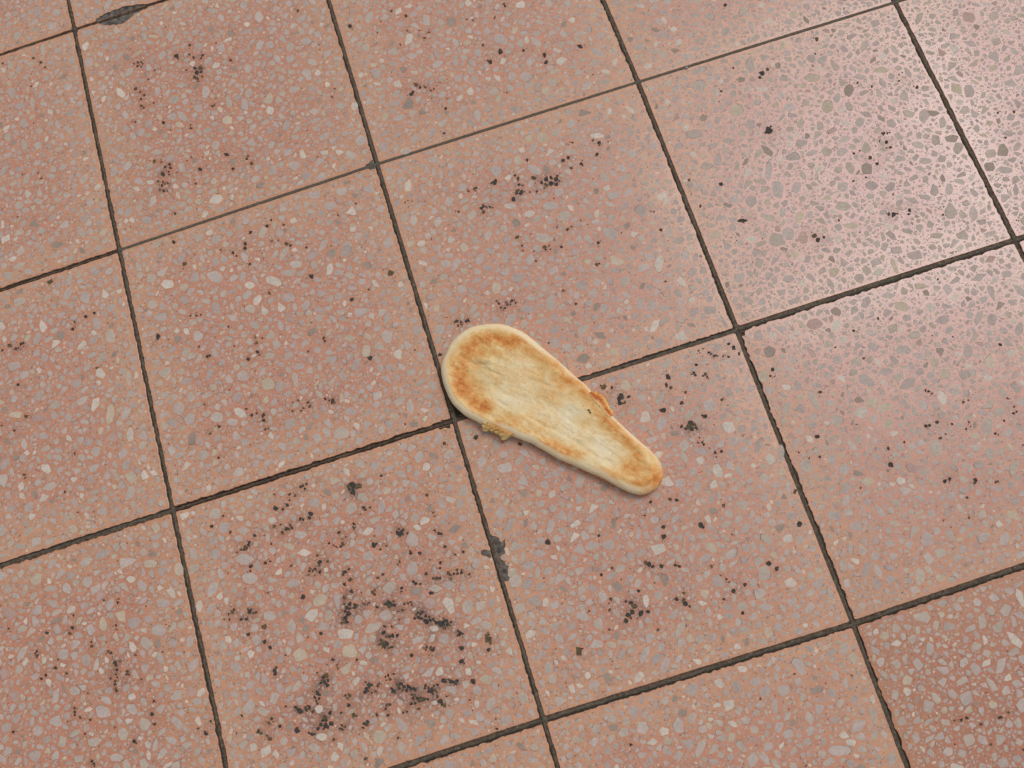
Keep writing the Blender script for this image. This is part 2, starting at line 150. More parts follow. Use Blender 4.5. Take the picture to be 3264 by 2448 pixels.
def mat_binder():
    N = NT('pink_terrazzo_cement'); v = N.geo()
    st = N.attr('state')                                   # R edge wear, G grime, B redness of the tile
    sp = N.n('ShaderNodeSeparateColor'); N.l(st, sp.inputs[0])
    big = N.noise(v, 28, 4, .6); mid = N.noise(v, 130, 3, .6)
    worn = N.math('ADD', sp.outputs[0], N.math('MULTIPLY', N.math('SUBTRACT', big, .5), 1.3), clamp=True)
    col = N.mix(worn, BINDER_RED, BINDER_ORANGE)
    col = N.mix(N.math('MULTIPLY', sp.outputs[2], .55), col, BINDER_DEEP)
    col = N.mix(N.ramp(mid, [(.35, .0), (.75, .4)]), col, BINDER_DARK)
    # crushed fines: sub-millimetre grey and dark grains in the cement
    f1 = N.vor(v, 520); c1 = N.n('ShaderNodeSeparateColor'); N.l(f1.outputs['Color'], c1.inputs[0])
    m1 = N.math('MULTIPLY', N.ramp(f1.outputs['Distance'], [(.30, 1.), (.42, .0)]), N.ramp(c1.outputs[0], [(.50, .0), (.56, 1.)]))
    col = N.mix(N.math('MULTIPLY', m1, .75), col, N.mix(c1.outputs[1], FINES_A, FINES_B))
    f2 = N.vor(v, 1100); c2 = N.n('ShaderNodeSeparateColor'); N.l(f2.outputs['Color'], c2.inputs[0])
    m2 = N.math('MULTIPLY', N.ramp(f2.outputs['Distance'], [(.25, 1.), (.45, .0)]), N.ramp(c2.outputs[0], [(.60, .0), (.66, 1.)]))
    col = N.mix(N.math('MULTIPLY', m2, .55), col, N.mix(c2.outputs[1], lin(120, 95, 88), lin(205, 170, 150)))
    # grime worked into the surface round the pits
    g = N.math('MULTIPLY', sp.outputs[1], N.ramp(N.noise(v, 90, 4, .65), [(.38, .0), (.62, 1.)]), clamp=True)
    col = N.mix(N.math('MULTIPLY', g, .7), col, lin(88, 74, 64))
    N.l(col, N.p.inputs['Base Color'])
    r = N.math('ADD', .19, N.math('MULTIPLY', N.math('SUBTRACT', 1.0, worn), .05))
    r = N.math('ADD', r, N.math('MULTIPLY', g, .3)); r = N.math('ADD', r, N.math('MULTIPLY', mid, .06))
    N.l(r, N.p.inputs['Roughness']); N.p.inputs['Specular IOR Level'].default_value = .58
    h = N.math('ADD', N.noise(v, 700, 3, .6), N.math('MULTIPLY', N.noise(v, 60, 2, .5), 2.0))
    N.bump(h, .22, .00025)
    return N.m
def mat_stone():
    N = NT('marble_aggregate'); v = N.geo()
    t = N.attr('tint'); n = N.noise(v, 380, 4, .65)
    col = N.mix(1.0, t, N.ramp(n, [(.3, .84), (.7, 1.12)]), 'MULTIPLY')
    vein = N.ramp(N.noise(v, 170, 3, .5, 2.0), [(.47, .0), (.50, .35), (.53, .0)])
    col = N.mix(vein, col, lin(150, 140, 142))
    N.l(col, N.p.inputs['Base Color']); N.p.inputs['Roughness'].default_value = .62
    N.p.inputs['Specular IOR Level'].default_value = .22
    N.bump(N.noise(v, 900, 3, .6), .5, .0003)
    return N.m
def mat_dirt(name, c0, c1, rough=.95, scale=600, bump=.0006):
    N = NT(name); v = N.geo(); n = N.noise(v, scale, 4, .7)
    N.l(N.ramp(n, [(.3, c0), (.72, c1)]), N.p.inputs['Base Color']); N.p.inputs['Roughness'].default_value = rough
    N.p.inputs['Specular IOR Level'].default_value = .25
    N.bump(n, 1.0, bump); return N.m
def mat_grout():
    N = NT('joint_fill'); v = N.geo()
    sp = N.n('ShaderNodeSeparateColor'); N.l(N.attr('fill'), sp.inputs[0])   # R earth, G crack
    n = N.noise(v, 420, 5, .7); gr = N.noise(v, 1300, 2, .6)
    cem = N.ramp(n, [(.25, lin(78, 70, 58)), (.75, lin(124, 114, 96))])
    ear = N.ramp(n, [(.28, lin(58, 44, 34)), (.52, lin(102, 82, 64)), (.78, lin(156, 138, 112))])
    f = N.math('ADD', sp.outputs[0], N.math('MULTIPLY', N.math('SUBTRACT', N.noise(v, 150, 3, .6), .5), .9), clamp=True)
    col = N.mix(f, cem, ear); col = N.mix(N.math('MULTIPLY', sp.outputs[1], .85), col, lin(30, 20, 15))
    col = N.mix(N.ramp(gr, [(.66, .0), (.72, .6)]), col, lin(160, 150, 135))
    N.l(col, N.p.inputs['Base Color']); N.p.inputs['Roughness'].default_value = .85
    N.p.inputs['Specular IOR Level'].default_value = .3
    N.bump(N.math('ADD', n, gr), 1.0, .0005); return N.m
def mat_bread():
    N = NT('baked_flatbread'); v = N.obj()
    sp = N.n('ShaderNodeSeparateColor'); N.l(N.attr('bake'), sp.inputs[0])   # R toast, G pale rim, B grey-green dampness
    st = N.mapping(v, (1, 2.2, 1)); warp = N.noise(st, 75, 6, .68); fine = N.noise(v, 650, 4, .7); cloud = N.noise(v, 38, 5, .6)
    t = N.math('ADD', sp.outputs[0], N.math('MULTIPLY', N.math('SUBTRACT', cloud, .5), .34))
    t = N.math('ADD', t, N.math('MULTIPLY', N.math('MULTIPLY', N.math('SUBTRACT', N.noise(v, 150, 6, .72, .6), .5), 1.6), N.math('ADD', sp.outputs[0], .08)))
    t = N.math('ADD', t, N.math('MULTIPLY', N.math('MULTIPLY', N.math('SUBTRACT', warp, .5), .8), N.math('ADD', sp.outputs[0], .12)))
    t = N.math('ADD', t, N.math('MULTIPLY', N.math('SUBTRACT', fine, .5), .16), clamp=True)
    col = N.ramp(t, BREAD_RAMP)
    col = N.mix(sp.outputs[1], col, N.ramp(cloud, [(.3, BREAD_RIM0), (.7, BREAD_RIM1)]))
    col = N.mix(N.math('MULTIPLY', sp.outputs[2], .8), col, BREAD_DAMP)
    pore = N.vor(N.mapping(v, (1, 2.6, 1)), 330); pc = N.n('ShaderNodeSeparateColor'); N.l(pore.outputs['Color'], pc.inputs[0])
    pm = N.math('MULTIPLY', N.ramp(pore.outputs['Distance'], [(.10, 1.), (.30, .0)]), N.ramp(pc.outputs[0], [(.72, .0), (.78, 1.)]))
    col = N.mix(N.math('MULTIPLY', pm, .35), col, BREAD_PORE)
    N.l(col, N.p.inputs['Base Color']); N.p.inputs['Roughness'].default_value = .5
    N.p.inputs['Specular IOR Level'].default_value = .35
    N.p.inputs['Subsurface Weight'].default_value = .25; N.p.inputs['Subsurface Radius'].default_value = (1, .55, .25)
    N.p.inputs['Subsurface Scale'].default_value = .003
    h = N.math('ADD', N.math('MULTIPLY', N.noise(N.mapping(v, (1, 3.5, 1)), 120, 4, .6), .7), N.math('ADD', N.math('MULTIPLY', N.noise(v, 900, 3, .6), .3), N.math('MULTIPLY', N.noise(v, 260, 3, .6), .5)))
    h = N.math('SUBTRACT', h, N.math('MULTIPLY', pm, .8))
    N.bump(h, .75, .0009); return N.m
def mat_simple(name, col, rough=.5, sss=0.0, scale=400, var=.25, bump=.0004):
    N = NT(name); v = N.geo(); n = N.noise(v, scale, 4, .6)
    N.l(N.mix(n, tuple(c * (1 - var) for c in col), tuple(min(1, c * (1 + var)) for c in col)), N.p.inputs['Base Color'])
    N.p.inputs['Roughness'].default_value = rough
    if sss: N.p.inputs['Subsurface Weight'].default_value = sss; N.p.inputs['Subsurface Scale'].default_value = .003
    N.bump(n, .8, bump); return N.m

BINDER_ORANGE = lin(228, 170, 130); BINDER_RED = lin(221, 154, 121); BINDER_DEEP = lin(168, 92, 54); BINDER_DARK = lin(164, 107, 83)
FINES_A = lin(196, 172, 152); FINES_B = lin(112, 94, 82)
STONE_A = lin(201, 181, 164); STONE_B = lin(194, 172, 156); STONE_C = lin(198, 177, 156); STONE_W = lin(220, 202, 180)
STONE_BEIGE = lin(206, 184, 155); STONE_DK = lin(168, 147, 128); STONE_PK = lin(196, 162, 145)
BREAD_RAMP = [(.0, lin(250, 232, 198)), (.2, lin(248, 218, 164)), (.42, lin(242, 194, 122)), (.68, lin(228, 150, 68)), (1.0, lin(190, 92, 30))]
BREAD_RIM0 = lin(252, 230, 190); BREAD_RIM1 = lin(250, 218, 168); BREAD_DAMP = lin(222, 202, 150); BREAD_PORE = lin(206, 166, 114)

M_BIND, M_STONE, M_GROUT, M_BREAD = mat_binder(), mat_stone(), mat_grout(), mat_bread()
M_PIT = mat_dirt('black_pit_dirt', lin(52, 49, 46), lin(96, 91, 82))
M_PIT2 = mat_dirt('brown_pit_dirt', lin(72, 60, 44), lin(132, 114, 82))
M_PATCH = mat_dirt('grey_cement_patch', lin(58, 51, 44), lin(138, 128, 115), .8, 210, .0012)
M_BED = mat_dirt('mortar_bed', lin(40, 32, 27), lin(84, 72, 62))
M_CHEESE = mat_simple('toasted_yellow_dough', lin(244, 196, 112), .28, .3, 260, .16, .001)
M_BROWNED = mat_simple('browned_dough', lin(206, 126, 48), .35, .2, 190, .75, .0012)
M_HERB = mat_simple('green_herb', lin(34, 60, 26), .6)

# ------------------------------------------------------------------ mesh helpers
COL = S.collection
def link(name, me, mats, parent=None, loc=None, **props):
    ob = bpy.data.objects.new(name, me); COL.objects.link(ob)
    if me is not None:
        for mt in mats:
            if mt.name not in [x.name for x in me.materials if x]: me.materials.append(mt)
    if parent is not None: ob.parent = parent
    if loc is not None: ob.location = loc
    for a, v in props.items(): ob[a] = v
    return ob
def mesh(name, verts, faces, mi=None, attrs=None, smooth=None):
    me = bpy.data.meshes.new(name)
    me.from_pydata([tuple(map(float, v)) for v in verts] if not isinstance(verts, np.ndarray) else verts.tolist(), [], faces)
    if mi is not None: me.polygons.foreach_set('material_index', np.asarray(mi, dtype=np.int32))
    if attrs:
        for an, arr in attrs.items():
            a = me.attributes.new(an, 'FLOAT_COLOR', 'POINT')
            c = np.ones((len(verts), 4), np.float32); c[:, :3] = arr; a.data.foreach_set('color', c.ravel())
    if smooth is not None:
        me.polygons.foreach_set('use_smooth', np.full(len(faces), smooth) if isinstance(smooth, bool) else smooth)
    me.update(); return me
def fbm1(n, step, seed, scales=((6, .5), (2.2, .3), (.9, .25))):
    r = np.random.default_rng(seed); x = np.arange(n) * step; out = np.zeros(n)
    for s, a in scales:
        k = int(n * step / s) + 4; out += a * np.interp(x / s, np.arange(k), r.uniform(-1, 1, k))
    return out

# ------------------------------------------------------------------ floor lattice: joint crossings seen in the photograph
SEEN = {(0, 0): (236, 94), (0, 1): (379, 797), (1, 1): (1201, 523), (2, 1): (2033, 261), (3, 1): (2853, 7), (0, 2): (549, 1626),
        (1, 2): (1446, 1339), (2, 2): (2348, 1050), (3, 2): (3236, 765), (1, 3): (1732, 2296), (2, 3): (2721, 1989)}
EXITS = [((0, 0), (-1, 0), (0, 174)), ((0, 1), (-1, 1), (0, 924)), ((0, 2), (-1, 2), (0, 1803)), ((1, 3), (0, 3), (1271, 2448)),
         ((2, 3), (3, 3), (3264, 1805)), ((0, 0), (1, 0), (527, 0)), ((1, 1), (1, 0), (1047, 0)), ((2, 1), (2, 0), (1922, 0)),
         ((0, 2), (0, 3), (726, 2448)), ((1, 3), (1, 4), (1777, 2448)), ((2, 3), (2, 4), (2894, 2448)), ((0, 0), (0, -1), (216, 0))]
T = .25
NODE = {k_: px(*v) for k_, v in SEEN.items()}
est = {}
for a, b_, p in EXITS:
    d = px(*p) - NODE[a]; d /= np.linalg.norm(d); est.setdefault(b_, []).append(NODE[a] + d * T)
for k_, v in est.items():
    if k_ not in NODE: NODE[k_] = np.mean(v, axis=0)
for i in range(-3, 7):
    for j in range(-3, 7):
        if (i, j) not in NODE: NODE[(i, j)] = np.array((i * T, -j * T))
C2 = np.array([NODE[(i, j)] for i in range(0, 3) for j in range(1, 3)]).mean(0)

# joints. key (i, j, dir): dir 'h' runs from (i,j) to (i+1,j), 'v' from (i,j) to (i,j+1)
# value: width mm, jag of the first side (above / left) mm, jag of the second side (below / right) mm, earth 0..1, side of the crack (-1 first, 1 second, 0 both), height mm
def joint(i, j, d):
    if d == 'v':
        if i == 2 and j >= 2: return (4.2, .15, .75, .55, 1, -1.4)
        if i == 3 and j >= 2: return (4.4, .3, .6, .8, 1, -1.6)
        if i == 3: return (4.6, .55, .3, .6, -1, -1.3)
        if i == 0: return (4.3, .5, .45, .85, -1, -1.6)
        if i == 1 and j >= 2: return (4.0, .6, .35, .65, -1, -1.4)
        return (4.4, .6, .15, .55, -1, -1.1)
    if j == 1: return (3.8, .5, .5, .75, 0, -1.4) if i < 0 else (2.7, .1, .12, .12, 0, -.5)
    if j == 0: return (3.2, .3, .35, .8, 0, -1.3)
    if j == 2:
        if i < 0: return (5.0, .5, .7, .9, -1, -1.5)
        if i == 0: return (4.6, .6, .5, .9, 0, -1.5)
        if i == 1: return (4.2, .65, .15, .5, -1, -1.3)
        return (4.9, .12, .75, .6, 1, -1.2)
    if j >= 3: return (4.9, .15, .7, .95, 1, -1.7)
    return (4.5, .4, .4, .8, 0, -1.4)
# broken places filled with cement or dirt: polygons in photograph pixels, depth mm, material
def cp(c, s):
    x0, y0, k_ = CROPS[c]; v = [float(t) for t in s.split()]
    return [(x0 + v[q] * k_, y0 + v[q + 1] * k_) for q in range(0, len(v), 2)]
def zp(x0, y0, k_, s):
    v = [float(t) for t in s.split()]; return [(x0 + v[q] * k_, y0 + v[q + 1] * k_) for q in range(0, len(v), 2)]
BITES = [
    # nicked tile corners and edges
    (zp(2164, 750, .4973, '340 560 372 575 430 580 425 640 395 640 350 628'), .7, 4),
    (zp(1600, 1500, .7523, '1478 632 1515 630 1512 662 1480 655'), .8, 4),
    (zp(500, 1500, .5714, '70 200 104 196 108 235 76 240'), .8, 4),
    (zp(0, 0, .4973, '455 178 492 170 500 205 470 215'), .8, 4),
    (zp(1500, 1650, .1507, '380 340 470 385 600 430 640 520 735 540 740 600 700 660 725 760 650 800 640 880 720 930 730 980 810 960 800 1060 780 1120 790 1180 850 1240 800 1330 700 1350 560 1300'), .5, 3),
    (zp(1500, 1650, .1507, '420 880 350 820 260 800 215 760 225 700 290 670 360 690 400 700 480 760'), .45, 3),
    (zp(1500, 1650, .1507, '600 520 650 545 745 440 735 560 700 620 640 600'), .3, 3),
    (cp('c2', '600 140 640 155 700 165 760 155 800 145 840 112 860 90 930 60 960 20 800 40 640 100'), .9, 3),
    (cp('c3', '330 1068 352 1048 378 1024 400 1035 410 1075 360 1090'), .5, 3),
    (zp(1350, 1250, .1809, '330 480 400 520 470 540 470 640 360 625 300 660 260 640 250 560'), .9, 4),
    (zp(1350, 1250, .1809, '400 180 430 300 470 400 640 470 760 430 640 330 520 200 420 60'), 1.1, 4),
]
def roughen(poly, amp=2.6, step=7.0, seed=4):
    r = random.Random(seed); out = []
    for a, (p, n_) in enumerate(zip(poly, poly[1:] + poly[:1])):
        L = math.hypot(n_[0] - p[0], n_[1] - p[1]); k_ = max(1, int(L / step))
        for t in range(k_): out.append((p[0] + (n_[0] - p[0]) * t / k_ + (r.uniform(-amp, amp) if t else 0), p[1] + (n_[1] - p[1]) * t / k_ + (r.uniform(-amp, amp) if t else 0)))
    return out
BITES = [([px(*p) for p in roughen(poly)], d, mt) for poly, d, mt in BITES]

# pits and stones from the lists
PITL = []
for c, s in PITS.items():
    x0, y0, k_ = CROPS[c]
    for e in s.replace('\n', '').split(';'):
        if not e.strip(): continue
        x, y, r = map(float, e.split()); PITL.append((x0 + x * k_, y0 + y * k_, r * k_))
STONEL = []
for c, s in STONES.items():
    x0, y0, k_ = CROPS[c]
    for e in s.replace('\n', '').split(';'):
        x, y, a, b_, g, t = map(float, e.split())
        if a > 0: STONEL.append((x0 + x * k_, y0 + y * k_, a * k_, b_ * k_, g, int(t)))
PIT_W = np.array([px(x, y) for x, y, r in PITL])
PIT_R = np.array([r for x, y, r in PITL])
STONE_W2 = np.array([px(e[0], e[1]) for e in STONEL])
def grime_at(P):                                            # dirt worked in round dense groups of pits
    g = np.zeros(len(P)); lo, hi = P.min(0) - .02, P.max(0) + .02
    k_ = ((PIT_W > lo) & (PIT_W < hi)).all(1)
    for w, r in zip(PIT_W[k_], PIT_R[k_]): g += np.exp(-((P[:, 0] - w[0]) ** 2 + (P[:, 1] - w[1]) ** 2) / (2 * (7 * MM) ** 2)) * (r / 10)
    return np.clip(g * .19, 0, .95)

def blob(r, n, rough, seed, ax=1.0, ay=1.0, turn=0.0):
    q = np.random.default_rng(seed); a = (np.arange(n) + q.uniform(-.28, .28, n)) / n * 2 * math.pi
    rr = r * (1 + q.uniform(-rough, rough, n)); x, y = rr * np.cos(a) * ax, rr * np.sin(a) * ay
    c, s = math.cos(turn), math.sin(turn); return np.c_[x * c - y * s, x * s + y * c]
def angular(q, n, el):                                      # crushed-stone outline, unit mean radius, convex
    a = np.sort((np.arange(n) + q.uniform(-.36, .36, n)) / n * 2 * math.pi)
    pts = np.c_[np.cos(a) * el, np.sin(a) / el] * q.uniform(.66, 1.2, n)[:, None]
    # cut corners: slightly blunt each vertex
    out = []
    k_ = q.uniform(.03, .12)
    for u in range(n):
        p0, p1, p2 = pts[u - 1], pts[u], pts[(u + 1) % n]
        out += [p1 + (p0 - p1) * k_, p1 + (p2 - p1) * k_]
    out = np.array(out); t = q.uniform(0, math.pi); c, s = math.cos(t), math.sin(t)
    return np.c_[out[:, 0] * c - out[:, 1] * s, out[:, 0] * s + out[:, 1] * c]

# ---- library of stone outlines with raster stamps, for close random packing
RES = .3 * MM; PADC = 20; GN = int(T / RES) + 2 * PADC + 20
LIB = []
qs = np.random.default_rng(3)
RAD = [6.2, 5.4, 4.7, 4.1, 3.5, 3.0, 2.6, 2.2, 1.85, 1.55, 1.3, 1.1, .9, .72]
TRY = [30, 100, 260, 520, 850, 1200, 1500, 1900, 2300, 2800, 3200, 3600, 4200, 4600]
for r in RAD:
    row = []
    for q_ in range(46):
        n = int(qs.integers(4, 7)) if r > 1.3 else int(qs.integers(3, 5))
        poly = angular(qs, n, qs.uniform(1.0, 1.42)) * r * MM
        gap = (.16 if r > 2 else .12) * MM
        w = int((np.abs(poly).max() + gap) / RES) + 2
        gx, gy = np.meshgrid(np.arange(-w, w + 1) * RES, np.arange(-w, w + 1) * RES)
        d = np.full(gx.shape, -9.)
        for u in range(len(poly)):
            p, nx = poly[u], poly[(u + 1) % len(poly)]; e = nx - p; L = np.hypot(*e)
            if L < 1e-7: continue
            d = np.maximum(d, ((gx - p[0]) * e[1] - (gy - p[1]) * e[0]) / L)
        row.append((poly, d < gap, w))
    LIB.append(row)
def stamp_poly(mask, poly, org, gap=.25 * MM):
    lo = ((poly.min(0) - gap - org) / RES).astype(int) - 1; hi = ((poly.max(0) + gap - org) / RES).astype(int) + 2
    lo = np.maximum(lo, 0); hi = np.minimum(hi, np.array(mask.shape[::-1]))
    if (hi <= lo).any(): return
    gx, gy = np.meshgrid(org[0] + np.arange(lo[0], hi[0]) * RES, org[1] + np.arange(lo[1], hi[1]) * RES)
    c = poly.mean(0); ang = np.arctan2(poly[:, 1] - c[1], poly[:, 0] - c[0]); od = np.argsort(ang)
    rad = np.hypot(*(poly - c).T)[od]; aa = ang[od]
    a = np.arctan2(gy - c[1], gx - c[0]); R = np.interp(a, aa, rad, period=2 * math.pi)
    mask[lo[1]:hi[1], lo[0]:hi[0]] |= np.hypot(gx - c[0], gy - c[1]) < R + gap
def ccw(p):
    p = np.asarray(p); return p if (p[:, 0] * np.roll(p[:, 1], -1) - p[:, 1] * np.roll(p[:, 0], -1)).sum() > 0 else p[::-1]
def inside(P, poly):
    x, y = P[:, 0], P[:, 1]; r = np.zeros(len(P), bool); n = len(poly)
    for a in range(n):
        x1, y1 = poly[a]; x2, y2 = poly[(a + 1) % n]
        c = ((y1 > y) != (y2 > y)); t = np.where(c, (x2 - x1) * (y - y1) / ((y2 - y1) if y2 != y1 else 1e-12) + x1, 0)
        r ^= c & (x < t)
    return r
TINTS = {0: [STONE_A, STONE_B, STONE_C], 1: [STONE_W], 2: [STONE_BEIGE], 3: [STONE_DK], 4: [STONE_PK]}
def tint(q, code=None):
    if code is None:
        code = int(q.choice([0, 1, 2, 3, 4], p=[.83, .07, .04, .03, .03]))
    t = np.array(TINTS[code][int(q.integers(len(TINTS[code])))]); return t * q.uniform(.93, 1.06)

def side_line(a, b_, off, jag, seed, step=.8 * MM):
    jag = jag * 2.1
    L = np.linalg.norm(b_ - a); n = max(8, int(L / step)); t = np.linspace(0, 1, n + 1)[:-1]
    d = (b_ - a) / L; nrm = np.array((d[1], -d[0]))         # outward for clockwise travel seen from above
    f = fbm1(n, step / MM, seed, ((6, .3), (3.2, .4), (1.6, .3))) * jag * MM * np.clip(np.minimum(t, 1 - t) * 30, .3, 1)
    bow = fbm1(n, step / MM, seed + 5, ((90, .35),)) * MM
    return a + t[:, None] * (b_ - a) + nrm * (f + bow * .4)[:, None]

floor = None
def build_floor_bed():
    global floor
    n = 40; xs = np.linspace(-.62, 1.38, n); ys = np.linspace(.62, -1.38, n)
    V = [(x, y, -6 * MM + rng.uniform(-.3, .3) * MM) for y in ys for x in xs]
    F = [(r * n + c, r * n + n + c, r * n + n + c + 1, r * n + c + 1) for r in range(n - 1) for c in range(n - 1)]
    floor = link('floor', mesh('floor', V, F, smooth=True), [M_BED], kind='structure')
build_floor_bed()

def grown(i, j):                                           # corner points of tile (i, j), pulled back by half the joint widths
    P = [NODE[(i, j)], NODE[(i + 1, j)], NODE[(i + 1, j + 1)], NODE[(i, j + 1)]]
    J = [joint(i, j, 'h'), joint(i + 1, j, 'v'), joint(i, j + 1, 'h'), joint(i, j, 'v')]
    jag = [J[0][2], J[1][1], J[2][1], J[3][2]]
    lines = []
    for s in range(4):
        a, b_ = P[s], P[(s + 1) % 4]; d = (b_ - a) / np.linalg.norm(b_ - a); nin = np.array((d[1], -d[0]))
        lines.append((a + nin * J[s][0] * MM / 2, d))
    Q = []
    for s in range(4):
        (a, d), (b_, e) = lines[s - 1], lines[s]
        t = np.linalg.solve(np.c_[d, -e], b_ - a); Q.append(a + d * t[0])
    return Q, jag

OUTER = {}
TRI = [0]
def build_tile(i, j, big):
    q = np.random.default_rng(1000 + i * 37 + j * 101)
    Q, jag = grown(i, j); ctr = np.mean(Q, axis=0)
    out = []
    for s in range(4):
        L = side_line(Q[s], Q[(s + 1) % 4], 0, jag[s], 50 + i * 7 + j * 31 + s * 1009); out.append(L[1:])
    O = np.concatenate(out)                                 # clockwise seen from above
    # soften the corners a little
    n = len(O); O = (O * 6 + np.roll(O, 1, 0) + np.roll(O, -1, 0)) / 8
    tan = np.roll(O, -1, 0) - np.roll(O, 1, 0); tan /= np.linalg.norm(tan, axis=1)[:, None]
    nin = np.c_[tan[:, 1], -tan[:, 0]]
    I = O + nin * .32 * MM
    # pits belonging to this tile
    polys, pm, pd = [], [], []
    sel = [int(k_) for k_ in np.nonzero(inside(PIT_W, O))[0]]
    for k_ in sel:
        x, y, r = PITL[k_]; n_ = int(q.integers(5, 9))
        bl = blob(r * 1.02, n_, .34, 7000 + k_, q.uniform(.85, 1.15), q.uniform(.85, 1.1), q.uniform(0, 3))
        polys.append(np.array([px(x + u, y + v) for u, v in bl])); pm.append(2 if q.random() < .72 else 5); pd.append(q.uniform(.16, .34))
        if r > 3.2:                                         # crumbs broken out beside the bigger pits
            for _ in range(int(q.integers(1, 4))):
                a = q.uniform(0, 6.28); dd = r * q.uniform(1.3, 2.6); rr = q.uniform(.9, 1.9)
                bl = blob(rr, 5, .3, int(q.integers(1e6)))
                polys.append(np.array([px(x + dd * math.cos(a) + u, y + dd * math.sin(a) + v) for u, v in bl])); pm.append(2); pd.append(.18)
    for _ in range(150):                                    # scattered pin holes and slits
        c = np.array([q.uniform(-.118, .118), q.uniform(-.118, .118)]) + ctr; r = q.choice([.4, .55, .75, 1.0], p=[.4, .35, .17, .08]) * MM
        polys.append(c + blob(r, 5, .3, int(q.integers(1e6)), 1, q.uniform(.16, .8), q.uniform(0, 3))); pm.append(2); pd.append(.18)
    npit = len(polys)
    for bp, d, mt in BITES:
        bp = np.array(bp)
        if inside(bp, O).any(): polys.append(bp); pm.append(mt); pd.append(d)
    # chips
    org = ctr - np.array([.5, .5]) * GN * RES
    yy, xx = np.meshgrid(np.arange(GN), np.arange(GN), indexing='ij')
    cx = np.array([O[:, 0].min(), O[:, 0].max(), O[:, 1].min(), O[:, 1].max()])
    mask = np.ones((GN, GN), bool)
    G = np.c_[(org[0] + xx.ravel()[::4] * RES), (org[1] + yy.ravel()[::4] * RES)]
    # tile interior by its four straight edges
    ins = np.ones((GN, GN), bool); X = org[0] + xx * RES; Y = org[1] + yy * RES
    for s in range(4):
        a, b_ = Q[s], Q[(s + 1) % 4]; d = (b_ - a) / np.linalg.norm(b_ - a)
        ins &= ((X - a[0]) * d[1] - (Y - a[1]) * d[0]) > 1.3 * MM
    mask = ~ins
    for p in polys: stamp_poly(mask, p, org, .05 * MM)
    chips = []
    own = inside(STONE_W2, O)
    for si, (x, y, a, b_, g, t) in enumerate(STONEL):
        if not own[si]: continue
        n_ = int(q.integers(5, 9)); A = np.sort((np.arange(n_) + q.uniform(-.32, .32, n_)) / n_ * 2 * math.pi)
        g = math.radians(g); rr = q.uniform(.84, 1.14, n_)
        u = np.cos(A) * a * rr; v = np.sin(A) * b_ * rr
        raw = np.array([px(x + u_ * math.cos(g) - v_ * math.sin(g), y + u_ * math.sin(g) + v_ * math.cos(g)) for u_, v_ in zip(u, v)])[::-1]
        pol = []
        for w_ in range(len(raw)):
            p0, p1, p2 = raw[w_ - 1], raw[w_], raw[(w_ + 1) % len(raw)]; pol += [p1 + (p0 - p1) * .11, p1 + (p2 - p1) * .11]
        pol = np.array(pol); stamp_poly(mask, pol, org); chips.append((pol, tint(q, t), math.sqrt(a * b_) * .3))
    for li, r in enumerate(RAD):
        edge = 1.0
        for _ in range(TRY[li]):
            x, y = q.random(2) * GN
            x, y = int(x), int(y)
            poly, st, w = LIB[li][int(q.random() * 46)]
            if x - w < 0 or y - w < 0 or x + w + 1 > GN or y + w + 1 > GN or mask[y, x]: continue
            sub = mask[y - w:y + w + 1, x - w:x + w + 1]
            if (sub & st).any(): continue
            sub |= st
            chips.append((poly + org + np.array((x, y)) * RES, tint(q), r))
    # ---- tile top
    gx = np.arange(-.121, .1215, 6 * MM); GP = np.array([(a, b_) for a in gx for b_ in gx]) + q.uniform(-1.2, 1.2, (len(gx) ** 2, 2)) * MM + ctr
    GP = GP[inside(GP, I)]
    verts = [*I]; faces = [list(range(len(I)))[::-1]]
    for p in map(ccw, polys):
        faces.append(list(range(len(verts), len(verts) + len(p)))); verts += [*p]
    verts += [*GP]
    vo, eo, fo, ov, oe, of = delaunay_2d_cdt([Vector(v) for v in verts], [], faces, 0, 1e-7, True)
    vo = np.array([tuple(v) for v in vo])
    V = [(x - ctr[0], y - ctr[1], 0) for x, y in vo]; F = []; MI = []
    und = {}; kept_e = {}; drop = []
    for f, ids in zip(fo, of):
        if 0 not in ids: continue
        pit = [t for t in ids if t > 0]
        if not pit:
            F.append(tuple(f)); MI.append(0)
            for a in range(3): kept_e[(f[a], f[(a + 1) % 3])] = 1
        else: drop.append((f, pit[-1] - 1))
    for f, pi in drop:                                      # sunken bottoms
        nf = []
        for v in f:
            if (v, pi) not in und:
                und[(v, pi)] = len(V); V.append((V[v][0], V[v][1], -pd[pi] * MM + q.uniform(-.25, .25) * pd[pi] * MM))
            nf.append(und[(v, pi)])
        F.append(tuple(nf)); MI.append(pm[pi])
        for a in range(3):
            e = (f[(a + 1) % 3], f[a])
            if e in kept_e: F.append((e[0], e[1], nf[a], nf[(a + 1) % 3])[::-1]); MI.append(pm[pi])
    base = len(V); nI = len(I)
    # rounded arris and sides
    low = np.zeros(nI)
    for bp, d, mt in BITES: low = np.where(inside(O, np.array(bp)), d * MM + .1 * MM, low)
    zof = {}
    for ring, (P, z) in enumerate(((I, 0.0), (O - nin * -.12 * MM, -.10 * MM), (O, -.35 * MM), (O, -6.2 * MM))):
        for a in range(nI): V.append((P[a][0] - ctr[0], P[a][1] - ctr[1], z - (low[a] if ring < 3 else 0)))
    for ring in range(3):
        for a in range(nI):
            b_ = (a + 1) % nI; r0 = base + ring * nI; r1 = r0 + nI
            F.append((r0 + b_, r0 + a, r1 + a, r1 + b_)[::-1]); MI.append(0)
    V = np.array(V)
    # slow rise and fall of the worn face
    P2 = V[:, :2] + ctr
